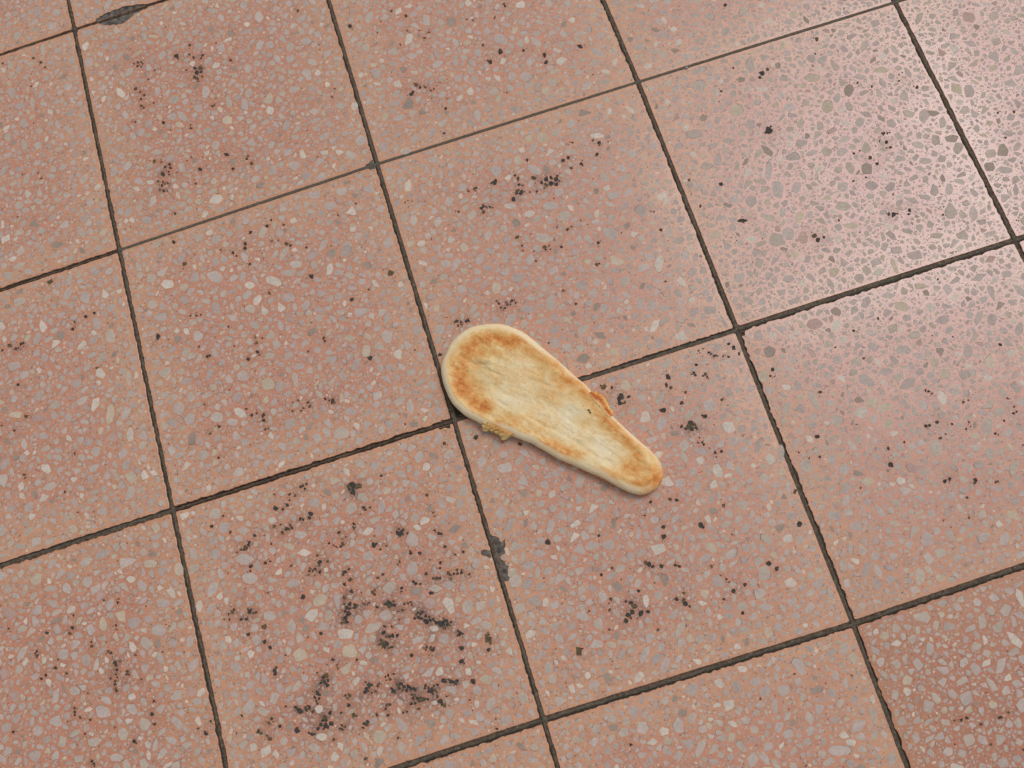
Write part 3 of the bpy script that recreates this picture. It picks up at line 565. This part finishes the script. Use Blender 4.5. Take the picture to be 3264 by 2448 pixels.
    wv = lambda P: (np.sin(P[:, 0] * 41 + i * 2.1) * np.cos(P[:, 1] * 37 + j) * .10 - .25 * (np.maximum(abs(P[:, 0] - ctr[0]), abs(P[:, 1] - ctr[1])) / .122) ** 6) * MM
    V[:, 2] += wv(P2)
    # tile state attributes
    def state(P):
        e = np.full(len(P), 9.)
        for s in range(4):
            a, b_ = Q[s], Q[(s + 1) % 4]; d = (b_ - a) / np.linalg.norm(b_ - a)
            e = np.minimum(e, (P[:, 0] - a[0]) * d[1] - (P[:, 1] - a[1]) * d[0])
        wear = np.clip(1.05 - e / (48 * MM), 0, 1) * .95 + .08
        return np.c_[np.clip(wear + EDGE_WEAR.get((i, j), 0), 0, 1), grime_at(P), np.full(len(P), RED.get((i, j), .2))]
    tz = TILT.get((i, j), 0.0)
    me = mesh('tile', V, F, MI, {'state': state(P2)})
    ob = link('tile', me, [M_BIND, M_STONE, M_PIT, M_PATCH, M_BED, M_PIT2], floor, (ctr[0], ctr[1], tz))
    # ---- stones: the largest singly, the rest as one piece
    chips.sort(key=lambda c: -abs((c[0][:, 0] * np.roll(c[0][:, 1], -1) - c[0][:, 1] * np.roll(c[0][:, 0], -1)).sum()))
    def chip_geo(pol, col, r, V, F, A, cc):
        c = pol.mean(0); k_ = len(V); n_ = len(pol)
        zz = float(wv(c[None])[0])
        if r < 1.5:
            h = .05 * MM
            for p in pol: V.append((p[0] - cc[0], p[1] - cc[1], zz + h)); A.append(col)
            F.append(tuple(range(k_, k_ + n_))[::1]); return
        h = q.uniform(.035, .06) * MM; sh = 1 - .42 / max(r, 1.0)
        crack = q.random() < .30; ca = q.uniform(0, 6.28); cw = q.uniform(.4, 1.2)
        for w_, p in enumerate(pol):
            dd = p - c; an = math.atan2(dd[1], dd[0]); near = crack and abs((an - ca + math.pi) % (2 * math.pi) - math.pi) < cw
            ex = 1 + (.24 / r if near else 0.0)
            v = c + dd * ex; V.append((v[0] - cc[0], v[1] - cc[1], zz + (.030 if near else -.04) * MM))
            A.append(tuple(lin(58, 48, 44)) if near else tuple(np.array(col) * .45 + np.array(BINDER_ORANGE) * .5))
        for p in pol:
            v = c + (p - c) * sh; V.append((v[0] - cc[0], v[1] - cc[1], zz + h)); A.append(tuple(np.array(col) * q.uniform(.93, 1.07)))
        F.append(tuple(range(k_ + n_, k_ + 2 * n_)))
        for w_ in range(n_):
            x2 = (w_ + 1) % n_; F.append((k_ + w_, k_ + x2, k_ + n_ + x2, k_ + n_ + w_))
    for pol, col, r in chips[:big]:
        c = pol.mean(0); V, F, A = [], [], []; chip_geo(ccw(pol), tuple(col), max(r, 2), V, F, A, c)
        link('stone_chip', mesh('stone_chip', V, F, None, {'tint': np.array(A)}), [M_STONE], ob, (c[0] - ctr[0], c[1] - ctr[1], 0))
    V, F, A = [], [], []
    for pol, col, r in chips[big:]: chip_geo(ccw(pol), tuple(col), r, V, F, A, ctr)
    st = link('stone_chips', mesh('stone_chips', V, F, None, {'tint': np.array(A)}), [M_STONE], ob, None, kind='stuff')
    TRI[0] += len(chips)
    TM.append(time.time())
    return ob, st
import time
TM=[]
RED = {(2, 3): .9, (3, 3): .8, (2, 2): .35, (-1, 2): .35, (0, 0): .3}
EDGE_WEAR = {}
TILT = {(0, 0): .0001, (1, 1): .0002, (2, 1): .0001, (0, 2): -.0001, (1, 2): -.0002, (2, 2): -.0001, (-1, 1): -.0001}

import time; t0 = time.time()
built = {}
for j in range(-1, 4):
    for i in range(-1, 4):
        vis = not ((i, j) in ((3, 3), (-1, 3), (3, -1)))
        built[(i, j)] = build_tile(i, j, 14 if vis else 0)
print('tiles', round(time.time() - t0, 1), 's; stones', TRI[0])
# the rows just outside the picture reuse the same meshes
def outer_tile(i, j, src):
    ob, st = built[src]
    c = ob.copy(); COL.objects.link(c); s2 = st.copy(); COL.objects.link(s2); s2.parent = c
    Q = np.mean([NODE[(i, j)], NODE[(i + 1, j)], NODE[(i + 1, j + 1)], NODE[(i, j + 1)]], axis=0)
    c.location = (Q[0], Q[1], 0); c.rotation_euler = (0, 0, math.pi * ((i + j) % 2)); c.parent = floor
for i in range(-2, 5):
    for j in range(-2, 5):
        if not (-1 <= i <= 3 and -1 <= j <= 3): outer_tile(i, j, (random.choice((0, 1, 2)), random.choice((0, 3))))

# ------------------------------------------------------------------ joints between the tiles
def build_joint(i, j, d):
    w, j1, j2, earth, crack, hz = joint(i, j, d)
    a = NODE[(i, j)]; b_ = NODE[(i + 1, j) if d == 'h' else (i, j + 1)]
    L = np.linalg.norm(b_ - a); n = int(L / (1.0 * MM)); K = 11
    dr = (b_ - a) / L; nr = np.array((-dr[1], dr[0])) if d == 'h' else np.array((dr[1], -dr[0]))
    # nr points to the first side (above for 'h', left for 'v')
    if d == 'v': nr = np.array((dr[1], -dr[0]))
    if (d == 'h' and nr[1] < 0) or (d == 'v' and nr[0] > 0): nr = -nr
    q = np.random.default_rng(500 + i * 13 + j * 71 + (d == 'v') * 997)
    wig = fbm1(n + 1, 1.0, int(q.integers(1e6)), ((8, .5), (3, .35), (1.4, .25)))
    cen = fbm1(n + 1, 1.0, int(q.integers(1e6)), ((30, .4), (6, .5), (2, .3)))
    V, F, A = [], [], []
    ext = w / 2 + 1.6
    for s in range(n + 1):
        p = a + dr * (s / n) * L
        for k_ in range(K):
            u = (k_ / (K - 1) - .5) * 2 * ext                # mm, from second side (-) to first side (+)
            uu = u / (w / 2)
            e1 = math.exp(-((uu - (.80 + .3 * wig[s])) / .40) ** 2) if crack <= 0 else .0
            e2 = math.exp(-((uu + (.80 + .3 * wig[s])) / .40) ** 2) if crack >= 0 else .0
            c_ = min(1, e1 + e2) * (1.0 if earth > .2 else .15)
            er = earth if crack == 0 else earth * (1.3 if (uu * crack) > .15 + .5 * cen[s] else .12)
            rough = .38 * earth + .05
            z = hz * (.38 if er < .3 else .6) - 1.4 * c_ - max(0, abs(u) - w / 2 - .1) * 1.4 - rough * q.uniform(-1, 1) * .9 - .35 * cen[s] * earth - (.35 * (er - .5) if earth > .3 else 0)
            pp = p + nr * u * MM
            V.append((pp[0], pp[1], z * MM)); A.append((min(1, max(0, er)), c_ * .9, 0))
    for s in range(n):
        for k_ in range(K - 1):
            x = s * K + k_; F.append((x, x + 1, x + K + 1, x + K))
    me = mesh('grout_line', V, F, None, {'fill': np.array(A)}, True)
    link('grout_line', me, [M_GROUT], floor)
for i in range(-1, 5):
    for j in range(-1, 4): build_joint(i, j, 'v')
for j in range(-1, 5):
    for i in range(-1, 4): build_joint(i, j, 'h')

# ------------------------------------------------------------------ flatbread
B0, B1, BS = 1300, 950, .42948
OUT = [(480, 213), (560, 198), (640, 191), (720, 199), (790, 224), (860, 257), (930, 308), (1000, 365), (1070, 425), (1140, 487), (1200, 543), (1260, 598), (1320, 652), (1372, 703), (1430, 765), (1485, 832), (1535, 888), (1585, 938), (1640, 990), (1700, 1045), (1760, 1098), (1815, 1145), (1860, 1200), (1887, 1250), (1897, 1300), (1887, 1358), (1855, 1408), (1805, 1443), (1740, 1461), (1672, 1450), (1610, 1425), (1540, 1390), (1460, 1348), (1380, 1312), (1300, 1275), (1230, 1240), (1170, 1217), (1110, 1192), (1050, 1157), (980, 1117), (920, 1085), (860, 1060), (800, 1036), (740, 1012), (670, 990), (600, 962), (540, 932), (470, 897), (410, 862), (352, 808), (310, 748), (280, 680), (258, 610), (248, 540), (254, 480), (275, 420), (308, 355), (350, 300), (408, 250)]
TOAST = """620 290 90 32 .8;700 305 100 34 .85;780 335 80 34 .75;840 325 80 45 .6;530 335 70 38 .75;455 395 60 55 .8;400 470 52 65 .75;375 560 45 65 .95;385 640 48 60 .85;430 700 60 55 .9;505 765 60 40 .95;585 790 45 32 1.1;560 835 80 40 .55;930 390 90 40 .5;1010 430 80 34 .45;1075 480 70 32 .45;1120 530 70 50 .35;1170 590 80 40 .35;1230 625 80 36 .5;1310 690 70 36 .55;1370 760 60 50 .45;1420 850 60 40 .55;1480 900 60 40 .75;1530 955 60 38 .9;1580 1010 60 38 .9;1640 1070 50 40 .9;1700 1140 45 45 .55;650 955 50 34 1.0;710 985 50 30 .95;1080 1095 60 34 .8;1160 1130 60 28 .75;980 1060 70 30 .4;1235 1165 70 30 .5;1640 1260 60 50 .5;1400 1285 70 22 .5;1480 1320 70 22 .6;1560 1360 60 30 .5;1840 1330 50 80 .45;1750 1370 90 50 .45;1680 1400 70 40 .45;760 620 0 0 0;1030 720 90 50 .22;950 570 100 60 .2;620 400 80 40 .35;520 470 60 60 .45;520 640 70 60 .3;760 900 120 40 .35;880 980 100 40 .35;1320 940 60 60 .18;1700 1230 90 70 .35"""
PALE = """1250 900 160 110 .5;1400 1060 150 90 .5;800 500 110 60 .35;720 740 120 70 .35;1480 1180 130 80 .45;1150 1000 120 40 .3;950 640 60 40 .2"""
DAMP = """560 560 40 60 .6;620 650 90 40 .5;740 780 90 40 .5;560 480 50 40 .5;1290 1080 50 30 .45;1490 1215 40 16 .4;820 830 100 30 .35;600 520 90 24 .3"""
def blobs(txt, P):
    g = np.zeros(len(P))
    for e in txt.split(';'):
        x, y, a, b_, s = map(float, e.split())
        if not a: continue
        # blobs follow the run of the bread's length (about 40 degrees)
        dx, dy = P[:, 0] - x, P[:, 1] - y
        g = g + s * np.exp(-(dx / a) ** 2 * .8 - (dy / b_) ** 2 * .8)
    return g
def smooth_closed(P, n):
    P = np.array(P, float); m_ = len(P); out = []
    per = 8
    for a in range(m_):
        p0, p1, p2, p3 = P[a - 1], P[a], P[(a + 1) % m_], P[(a + 2) % m_]
        for t in np.arange(per) / per:
            out.append(.5 * ((2 * p1) + (-p0 + p2) * t + (2 * p0 - 5 * p1 + 4 * p2 - p3) * t * t + (-p0 + 3 * p1 - 3 * p2 + p3) * t ** 3))
    out = np.array(out); seg = np.linalg.norm(np.roll(out, -1, 0) - out, axis=1); s = np.r_[0, np.cumsum(seg)]
    t = np.linspace(0, s[-1], n, endpoint=False); ext = np.r_[out, out[:1]]
    return np.c_[np.interp(t, s, ext[:, 0]), np.interp(t, s, ext[:, 1])]
def bpx(x, y, z): return px(B0 + x * BS, B1 + y * BS, z)
def vnoise(P, scale, seed):                                 # smooth 2-D value noise
    r = np.random.default_rng(seed); g = r.uniform(-1, 1, (64, 64)); Q = P / scale; f = np.floor(Q).astype(int); u = Q - f; u = u * u * (3 - 2 * u)
    G = lambda a, b_: g[a % 64, b_ % 64]
    return ((G(f[:, 0], f[:, 1]) * (1 - u[:, 0]) + G(f[:, 0] + 1, f[:, 1]) * u[:, 0]) * (1 - u[:, 1])
            + (G(f[:, 0], f[:, 1] + 1) * (1 - u[:, 0]) + G(f[:, 0] + 1, f[:, 1] + 1) * u[:, 0]) * u[:, 1])
ZB = 6 * MM
def build_bread():
    no = 460
    Oc = smooth_closed(OUT, no)
    O = np.array([bpx(x, y, ZB) for x, y in Oc])            # clockwise in the picture = clockwise from above
    _c = O.mean(0); _o = (O - _c) / np.linalg.norm(O - _c, axis=1)[:, None]
    _f = fbm1(no, 1.3, 21, ((26, .5), (9, .3), (4, .12))); _f *= np.minimum(1, np.minimum(np.arange(no), no - np.arange(no)) / 20)
    O = O + _o * (_f * .9 * MM)[:, None]
    ctr = O.mean(0); tip = bpx(1880, 1330, ZB); butt = bpx(250, 520, ZB)
    ax = tip - butt; ang = math.atan2(ax[1], ax[0]); L = np.linalg.norm(ax); ax = ax / L; pr = np.array((-ax[1], ax[0]))
    tan = np.roll(O, -1, 0) - np.roll(O, 1, 0); tan /= np.linalg.norm(tan, axis=1)[:, None]; nin = np.c_[tan[:, 1], -tan[:, 0]]
    if inside((O[0] + nin[0] * 5 * MM)[None], O)[0] == False: nin = -nin
    for _ in range(6): nin = (nin + np.roll(nin, 1, 0) + np.roll(nin, -1, 0)); nin /= np.linalg.norm(nin, axis=1)[:, None]
    lip = 1 + .12 * fbm1(no, 1.3, 11, ((40, .6), (9, .4))); lip = np.minimum(lip, lip[::-1])
    th = 6.0                                                # mm above the widest line at the rim crest
    rings = [(6.5, .15 - 6), (3.0, .1 - 6), (1.1, 1.6 - 6), (.25, 4.0 - 6), (0, 6 - 6), (.45, 7.4 - 6), (1.4, 8.7 - 6), (2.8, 9.7 - 6), (4.2, 10.3 - 6), (5.8, 10.6 - 6)]
    V, F = [], []
    for off, z in rings:
        for a in range(no):
            p = O[a] + nin[a] * off * MM; V.append((p[0], p[1], (6 + z * (lip[a] if z > -3 else 1)) * MM))
    for r in range(len(rings) - 1):
        for a in range(no):
            b_ = (a + 1) % no; F.append((r * no + b_, r * no + a, (r + 1) * no + a, (r + 1) * no + b_))
    inner = O + nin * 5.8 * MM
    g = np.arange(-.14, .14, 1.15 * MM); GP = np.array([(a, b_) for a in g for b_ in g if abs(b_) < .075]); 
    GP = (GP[:, :1] * ax + GP[:, 1:] * pr) + ctr; r2 = np.random.default_rng(5); GP += r2.uniform(-.2, .2, GP.shape) * MM
    core = O + nin * 6.6 * MM; GP = GP[inside(GP, core)]
    pts = [*inner, *GP]
    vo, eo, fo, ov, oe, of = delaunay_2d_cdt([Vector(p) for p in pts], [], [list(range(no))[::-1]], 0, 1e-7, True)
    vo = np.array([tuple(v) for v in vo]); base = len(V)
    # height of the interior
    D = np.full(len(vo), 9.)
    for s in range(0, len(vo), 1500):
        D[s:s + 1500] = np.sqrt(((vo[s:s + 1500, None] - O[None]) ** 2).sum(2)).min(1)
    Dm = D / MM - 5.8; Dm = np.maximum(Dm, 0)
    near = np.array([np.argmin(((v - O) ** 2).sum(1)) for v in vo])
    u = (vo - ctr) @ ax; w = (vo - ctr) @ pr; UV = np.c_[u, w]
    z = 6 + 4.6 * lip[near] - 1.3 * (1 - np.exp(-(Dm / 9) ** 1.6))       # rim crest, then a shallow dished middle
    k_ = np.clip(Dm / 3, 0, 1)
    z += k_ * (vnoise(np.c_[u, w * 1.6] + 3, 24 * MM, 1) * .9 + vnoise(np.c_[u, w * 2.2] + 3, 13 * MM, 2) * .45 + vnoise(np.c_[u, w * 2.2] + 3, 5 * MM, 3) * .16 + vnoise(np.c_[u * 1, w * 2] + 3, 2.6 * MM, 4) * .09)
    z += 2.2 * np.exp(-((u - .105) / .022) ** 2) * k_         # the tip stays plump
    # creases: crop x, y, half-length mm, half-width mm, depth mm, turn deg from bread axis
    for cx, cy, hl, hw, dp, tn in ((565, 500, 7, 1.1, 1.6, 25), (640, 560, 9, 1.0, 1.2, 5), (540, 640, 5, 2.2, 1.0, 60), (700, 790, 8, 1.0, 1.2, -5), (740, 620, 3, .8, .8, 80),
                                   (1000, 640, 9, .6, .8, 5), (970, 930, 10, .8, 1.0, -3), (1080, 980, 10, .7, .9, -4), (1300, 1110, 12, .9, .9, -6), (1490, 1215, 3, 1.4, 1.1, 0),
                                   (1370, 1170, 9, .6, .7, -2), (860, 640, 1.3, .7, .8, 70), (940, 700, 2.5, .8, .6, 90), (1270, 1085, 3, 1.6, .8, 50), (650, 650, 3, 1.3, .8, 30), (590, 470, 4, 1.6, -.8, 40), (760, 470, 6, 1, -.5, 0)):
        c = bpx(cx, cy, ZB); dd = vo - c; t = math.radians(tn); A_ = ax * math.cos(t) + pr * math.sin(t); B_ = -ax * math.sin(t) + pr * math.cos(t)
        z -= dp * np.exp(-((dd @ A_) / (hl * MM)) ** 2 - ((dd @ B_) / (hw * MM)) ** 2)
    for _ in range(240):                                    # small blisters of the crust
        cu, cw_ = r2.uniform(-.12, .12), r2.uniform(-.05, .05); hr, dp = r2.uniform(.7, 2.4), r2.uniform(.06, .26)
        z += k_ * dp * np.exp(-(((u - cu) / 1.4) ** 2 + (w - cw_) ** 2) / (hr * MM) ** 2)
    for _ in range(170):                                    # fine pricks and pulls along the crumb
        cu, cw_ = r2.uniform(-.10, .085), r2.uniform(-.032, .032); hl, hw, dp = r2.uniform(.8, 3.2), r2.uniform(.4, .75), r2.uniform(.2, .6)
        z -= k_ * dp * np.exp(-((u - cu) / (hl * MM)) ** 2 - ((w - cw_) / (hw * MM)) ** 2)
    for v, zz in zip(vo, z): V.append((v[0], v[1], zz * MM))
    for f, ids in zip(fo, of):
        if 0 in ids: F.append(tuple(base + q_ for q_ in f))
    V = np.array(V)
    # snap the rim join exactly
    for a in range(no):
        V[base + a, 2] = V[(len(rings) - 1) * no + a, 2]
    # bottom
    F.append(tuple(range(no - 1, -1, -1))[::-1] if False else tuple(range(no)))
    # bake attributes in window coordinates
    Pw = V.copy(); d = (Pw - CAM) @ ROT.T; PX = np.c_[d[:, 0] / d[:, 2] * FPX + IW / 2, d[:, 1] / d[:, 2] * FPX + IH / 2]
    PC = (PX - np.array((B0, B1))) / BS
    DD = np.full(len(V), 9.)
    for s in range(0, len(V), 1500): DD[s:s + 1500] = np.sqrt(((V[s:s + 1500, None, :2] - O[None]) ** 2).sum(2)).min(1)
    DD /= MM
    UU = (V[:, :2] - ctr) @ ax
    # length along the outline decides how wide the pale rim is
    nr = np.array([np.argmin(((v[:2] - O) ** 2).sum(1)) for v in V]); sx = Oc[nr]
    rimw = 6.2 + 1.2 * vnoise(V[:, :2] + 3, 14 * MM, 9)
    upper = np.clip((sx[:, 0] - 900) / 200, 0, 1) * (sx[:, 1] < .80 * sx[:, 0] - 50); rimw -= 2.6 * upper
    tipm = np.clip((UU - .088) / .02, 0, 1)
    rim = np.clip((rimw - DD) / 2.2, 0, 1) * (1 - tipm) * (1 - .0 * upper)
    toast = .27 + .66 * (1 - np.exp(-blobs(TOAST, PC) * .95)) - blobs(PALE, PC) * .26 + .22 * tipm
    toast = np.where(V[:, 2] < 5 * MM, np.maximum(toast, .3 * tipm + .1), toast)
    bake = np.c_[np.clip(toast, 0, 1.1), rim * .92, np.clip(blobs(DAMP, PC), 0, .8) * .8 * (DD > 7)]
    # local frame: x along the loaf
    c, s = math.cos(-ang), math.sin(-ang); X = V[:, 0] - ctr[0]; Y = V[:, 1] - ctr[1]
    Lc = np.c_[X * c - Y * s, X * s + Y * c, V[:, 2]]
    root = link('flatbread', None, [], None, (ctr[0], ctr[1], 0)); root.rotation_euler = (0, 0, ang)
    root['label'] = 'long teardrop-shaped flatbread with browned patches lying on the pink terrazzo tiles'; root['category'] = 'bread'
    me = mesh('loaf', Lc, F, None, {'bake': bake}, True); link('loaf', me, [M_BREAD], root)
    def loc(p, z): X, Y = p[0] - ctr[0], p[1] - ctr[1]; return (X * c - Y * s, X * s + Y * c, z)
    # torn flanges: pinched sheets of dough standing out from the edge
    def flange(name, pts_out, pts_in, z_out, z_in, mats, seed, bakef, label=None):
        n = 90; r = np.random.default_rng(seed)
        def res(P):
            P = np.array(P, float); sg = np.r_[0, np.cumsum(np.linalg.norm(np.diff(P, axis=0), axis=1))]; t = np.linspace(0, sg[-1], n)
            return np.c_[np.interp(t, sg, P[:, 0]), np.interp(t, sg, P[:, 1])]
        A, B = res(pts_out), res(pts_in); K = 9; V, Fc, at = [], [], []
        jag = fbm1(n, 1, seed, ((7, 6), (3, 4)))
        for side in (1, -1):
            for a in range(n):
                e = math.sin(math.pi * a / (n - 1)) ** .35
                for k_ in range(K):
                    t = k_ / (K - 1); P = B[a] * (1 - t) + (A[a] + (A[a] - B[a]) / (np.linalg.norm(A[a] - B[a]) + 1e-6) * jag[a] * .6 * e) * t
                    zc = z_in * (1 - t ** 1.4) + z_out * t ** 1.4; thk = (1.5 * math.sin(math.pi * min(1, t + .02)) ** .7 + .2) * e * .5
                    zc += .7 * math.sin(a * .55 + k_) * t * e
                    hh = (zc + side * thk + r.uniform(-.13, .13) * (t > 0)) if k_ < K - 1 else zc
                    p = bpx(P[0], P[1], max(hh, .5) * MM); V.append(loc(p, max(hh, .5) * MM)); at.append(bakef(a / (n - 1), t))
        half = n * K
        for a in range(n - 1):
            for k_ in range(K - 1):
                x = a * K + k_; Fc.append((x, x + 1, x + K + 1, x + K)); y = half + x; Fc.append((y, y + K, y + K + 1, y + 1))
        for a in range(n - 1):
            x = a * K + K - 1; Fc.append((x, x + half, x + half + K, x + K))
        me = mesh(name, V, Fc, None, {'bake': np.array(at)}, True)
        ob = link(name, me, [M_BREAD], root)
        if label: ob['label'] = label
    flange('torn_flange', [(548, 925), (551, 965), (562, 990), (600, 984), (640, 1003), (682, 1022), (694, 1052), (712, 1057), (738, 1046), (765, 1025)],
           [(580, 888), (605, 908), (632, 925), (662, 940), (690, 955), (715, 970), (735, 982), (757, 992), (775, 1000), (795, 1012)], 5.2, 9.9, [M_CHEESE], 3, lambda s, t: (.62 - .25 * t, 0, 0), 'glossy yellow torn flange of dough')
    flange('torn_flange', [(1355, 690), (1400, 694), (1440, 712), (1472, 740), (1492, 775), (1500, 808), (1525, 835), (1528, 858)],
           [(1340, 708), (1362, 738), (1384, 764), (1408, 790), (1430, 815), (1452, 842), (1475, 868), (1500, 888)], 7.0, 10.4, [M_BROWNED], 8, lambda s, t: (.35 + .55 * math.exp(-((t - .45) / .25) ** 2) + .15 * t, 0, 0), 'dark orange torn flange of dough')
    # bubbled yellow beads on the left flange
    V, Fc = [], []
    def bead(x, y, r, z):
        k0 = len(V); c3 = loc(bpx(x, y, z * MM), z * MM)
        for a in range(5):
            for b2 in range(8):
                th_ = a / 4 * math.pi; ph = b2 / 8 * 2 * math.pi; V.append((c3[0] + r * MM * math.sin(th_) * math.cos(ph), c3[1] + r * MM * math.sin(th_) * math.sin(ph), c3[2] + r * MM * .7 * math.cos(th_)))
        for a in range(4):
            for b2 in range(8): Fc.append((k0 + a * 8 + b2, k0 + (a + 1) * 8 + b2, k0 + (a + 1) * 8 + (b2 + 1) % 8, k0 + a * 8 + (b2 + 1) % 8))
    for x, y, r, zb in ((568, 925, 1.7, 8.6), (562, 950, 1.6, 7), (590, 962, 1.6, 7.6), (620, 980, 1.2, 6.8), (655, 995, 1.5, 6.6), (690, 1015, 1.6, 6.6), (715, 1035, 1.7, 5.8), (740, 1028, 1.4, 6.6), (725, 1008, 1.3, 7.8), (600, 940, 1.2, 9), (640, 968, 1.1, 8.2), (675, 1000, 1.1, 7), (585, 985, 1.1, 5.5), (700, 1045, 1.1, 5), (765, 1015, 1.0, 8)):
        bead(x, y, r, zb)
    link('dough_beads', mesh('dough_beads', V, Fc, None, None, True), [M_CHEESE], root, None, kind='stuff')
    # two specks of herb
    def zat(x, y):
        p = bpx(x, y, 9 * MM); return float(z[np.argmin(((vo - p) ** 2).sum(1))])
    for x, y, tn in ((1343, 832, .5), (1352, 849, -.4)):
        zz = zat(x, y); p = bpx(x, y, zz * MM); lc = loc(p, (zz + .08) * MM)
        V = []; Fc = []
        for a in range(6):
            for b2 in range(8):
                th_ = a / 5 * math.pi; ph = b2 / 8 * 2 * math.pi
                V.append((1.25 * MM * math.sin(th_) * math.cos(ph), .75 * MM * math.sin(th_) * math.sin(ph), .35 * MM * math.cos(th_)))
        for a in range(5):
            for b2 in range(8): Fc.append((a * 8 + b2, (a + 1) * 8 + b2, (a + 1) * 8 + (b2 + 1) % 8, a * 8 + (b2 + 1) % 8))
        ob = link('herb_speck', mesh('herb_speck', V, Fc, None, None, True), [M_HERB], root, lc); ob.rotation_euler = (0, 0, tn)
build_bread()

# a crumb of the bread beside the joint crossing
p = px(1419, 1367); V = []; Fc = []
for a in range(6):
    for b2 in range(8):
        th_ = a / 5 * math.pi; ph = b2 / 8 * 2 * math.pi; r = 1.1 * MM * (1 + rng.uniform(-.3, .3))
        V.append((r * math.sin(th_) * math.cos(ph), r * .7 * math.sin(th_) * math.sin(ph), r * .6 * math.cos(th_)))
for a in range(5):
    for b2 in range(8): Fc.append((a * 8 + b2, (a + 1) * 8 + b2, (a + 1) * 8 + (b2 + 1) % 8, a * 8 + (b2 + 1) % 8))
g = link('crumb', mesh('crumb', V, Fc), [M_CHEESE], None, (p[0], p[1], .5 * MM))
g['label'] = 'tiny yellow crumb beside the joint crossing to the left of the bread'; g['category'] = 'crumb'

# a pale grit grain caught in the upper joint
p = px(2188, 217)
V = []; Fc = []
for a in range(6):
    for b2 in range(8):
        th_ = a / 5 * math.pi; ph = b2 / 8 * 2 * math.pi; r = 1.7 * MM * (1 + rng.uniform(-.15, .15))
        V.append((r * math.sin(th_) * math.cos(ph), r * .75 * math.sin(th_) * math.sin(ph), r * .6 * math.cos(th_)))
for a in range(5):
    for b2 in range(8): Fc.append((a * 8 + b2, (a + 1) * 8 + b2, (a + 1) * 8 + (b2 + 1) % 8, a * 8 + (b2 + 1) % 8))
M_GRIT = mat_simple('pale_grit', lin(170, 162, 150), .7)
g = link('pebble', mesh('pebble', V, Fc), [M_GRIT], None, (p[0], p[1], .4 * MM))
g['label'] = 'tiny pale pebble caught in the thin grey joint near the upper edge'; g['category'] = 'pebble'
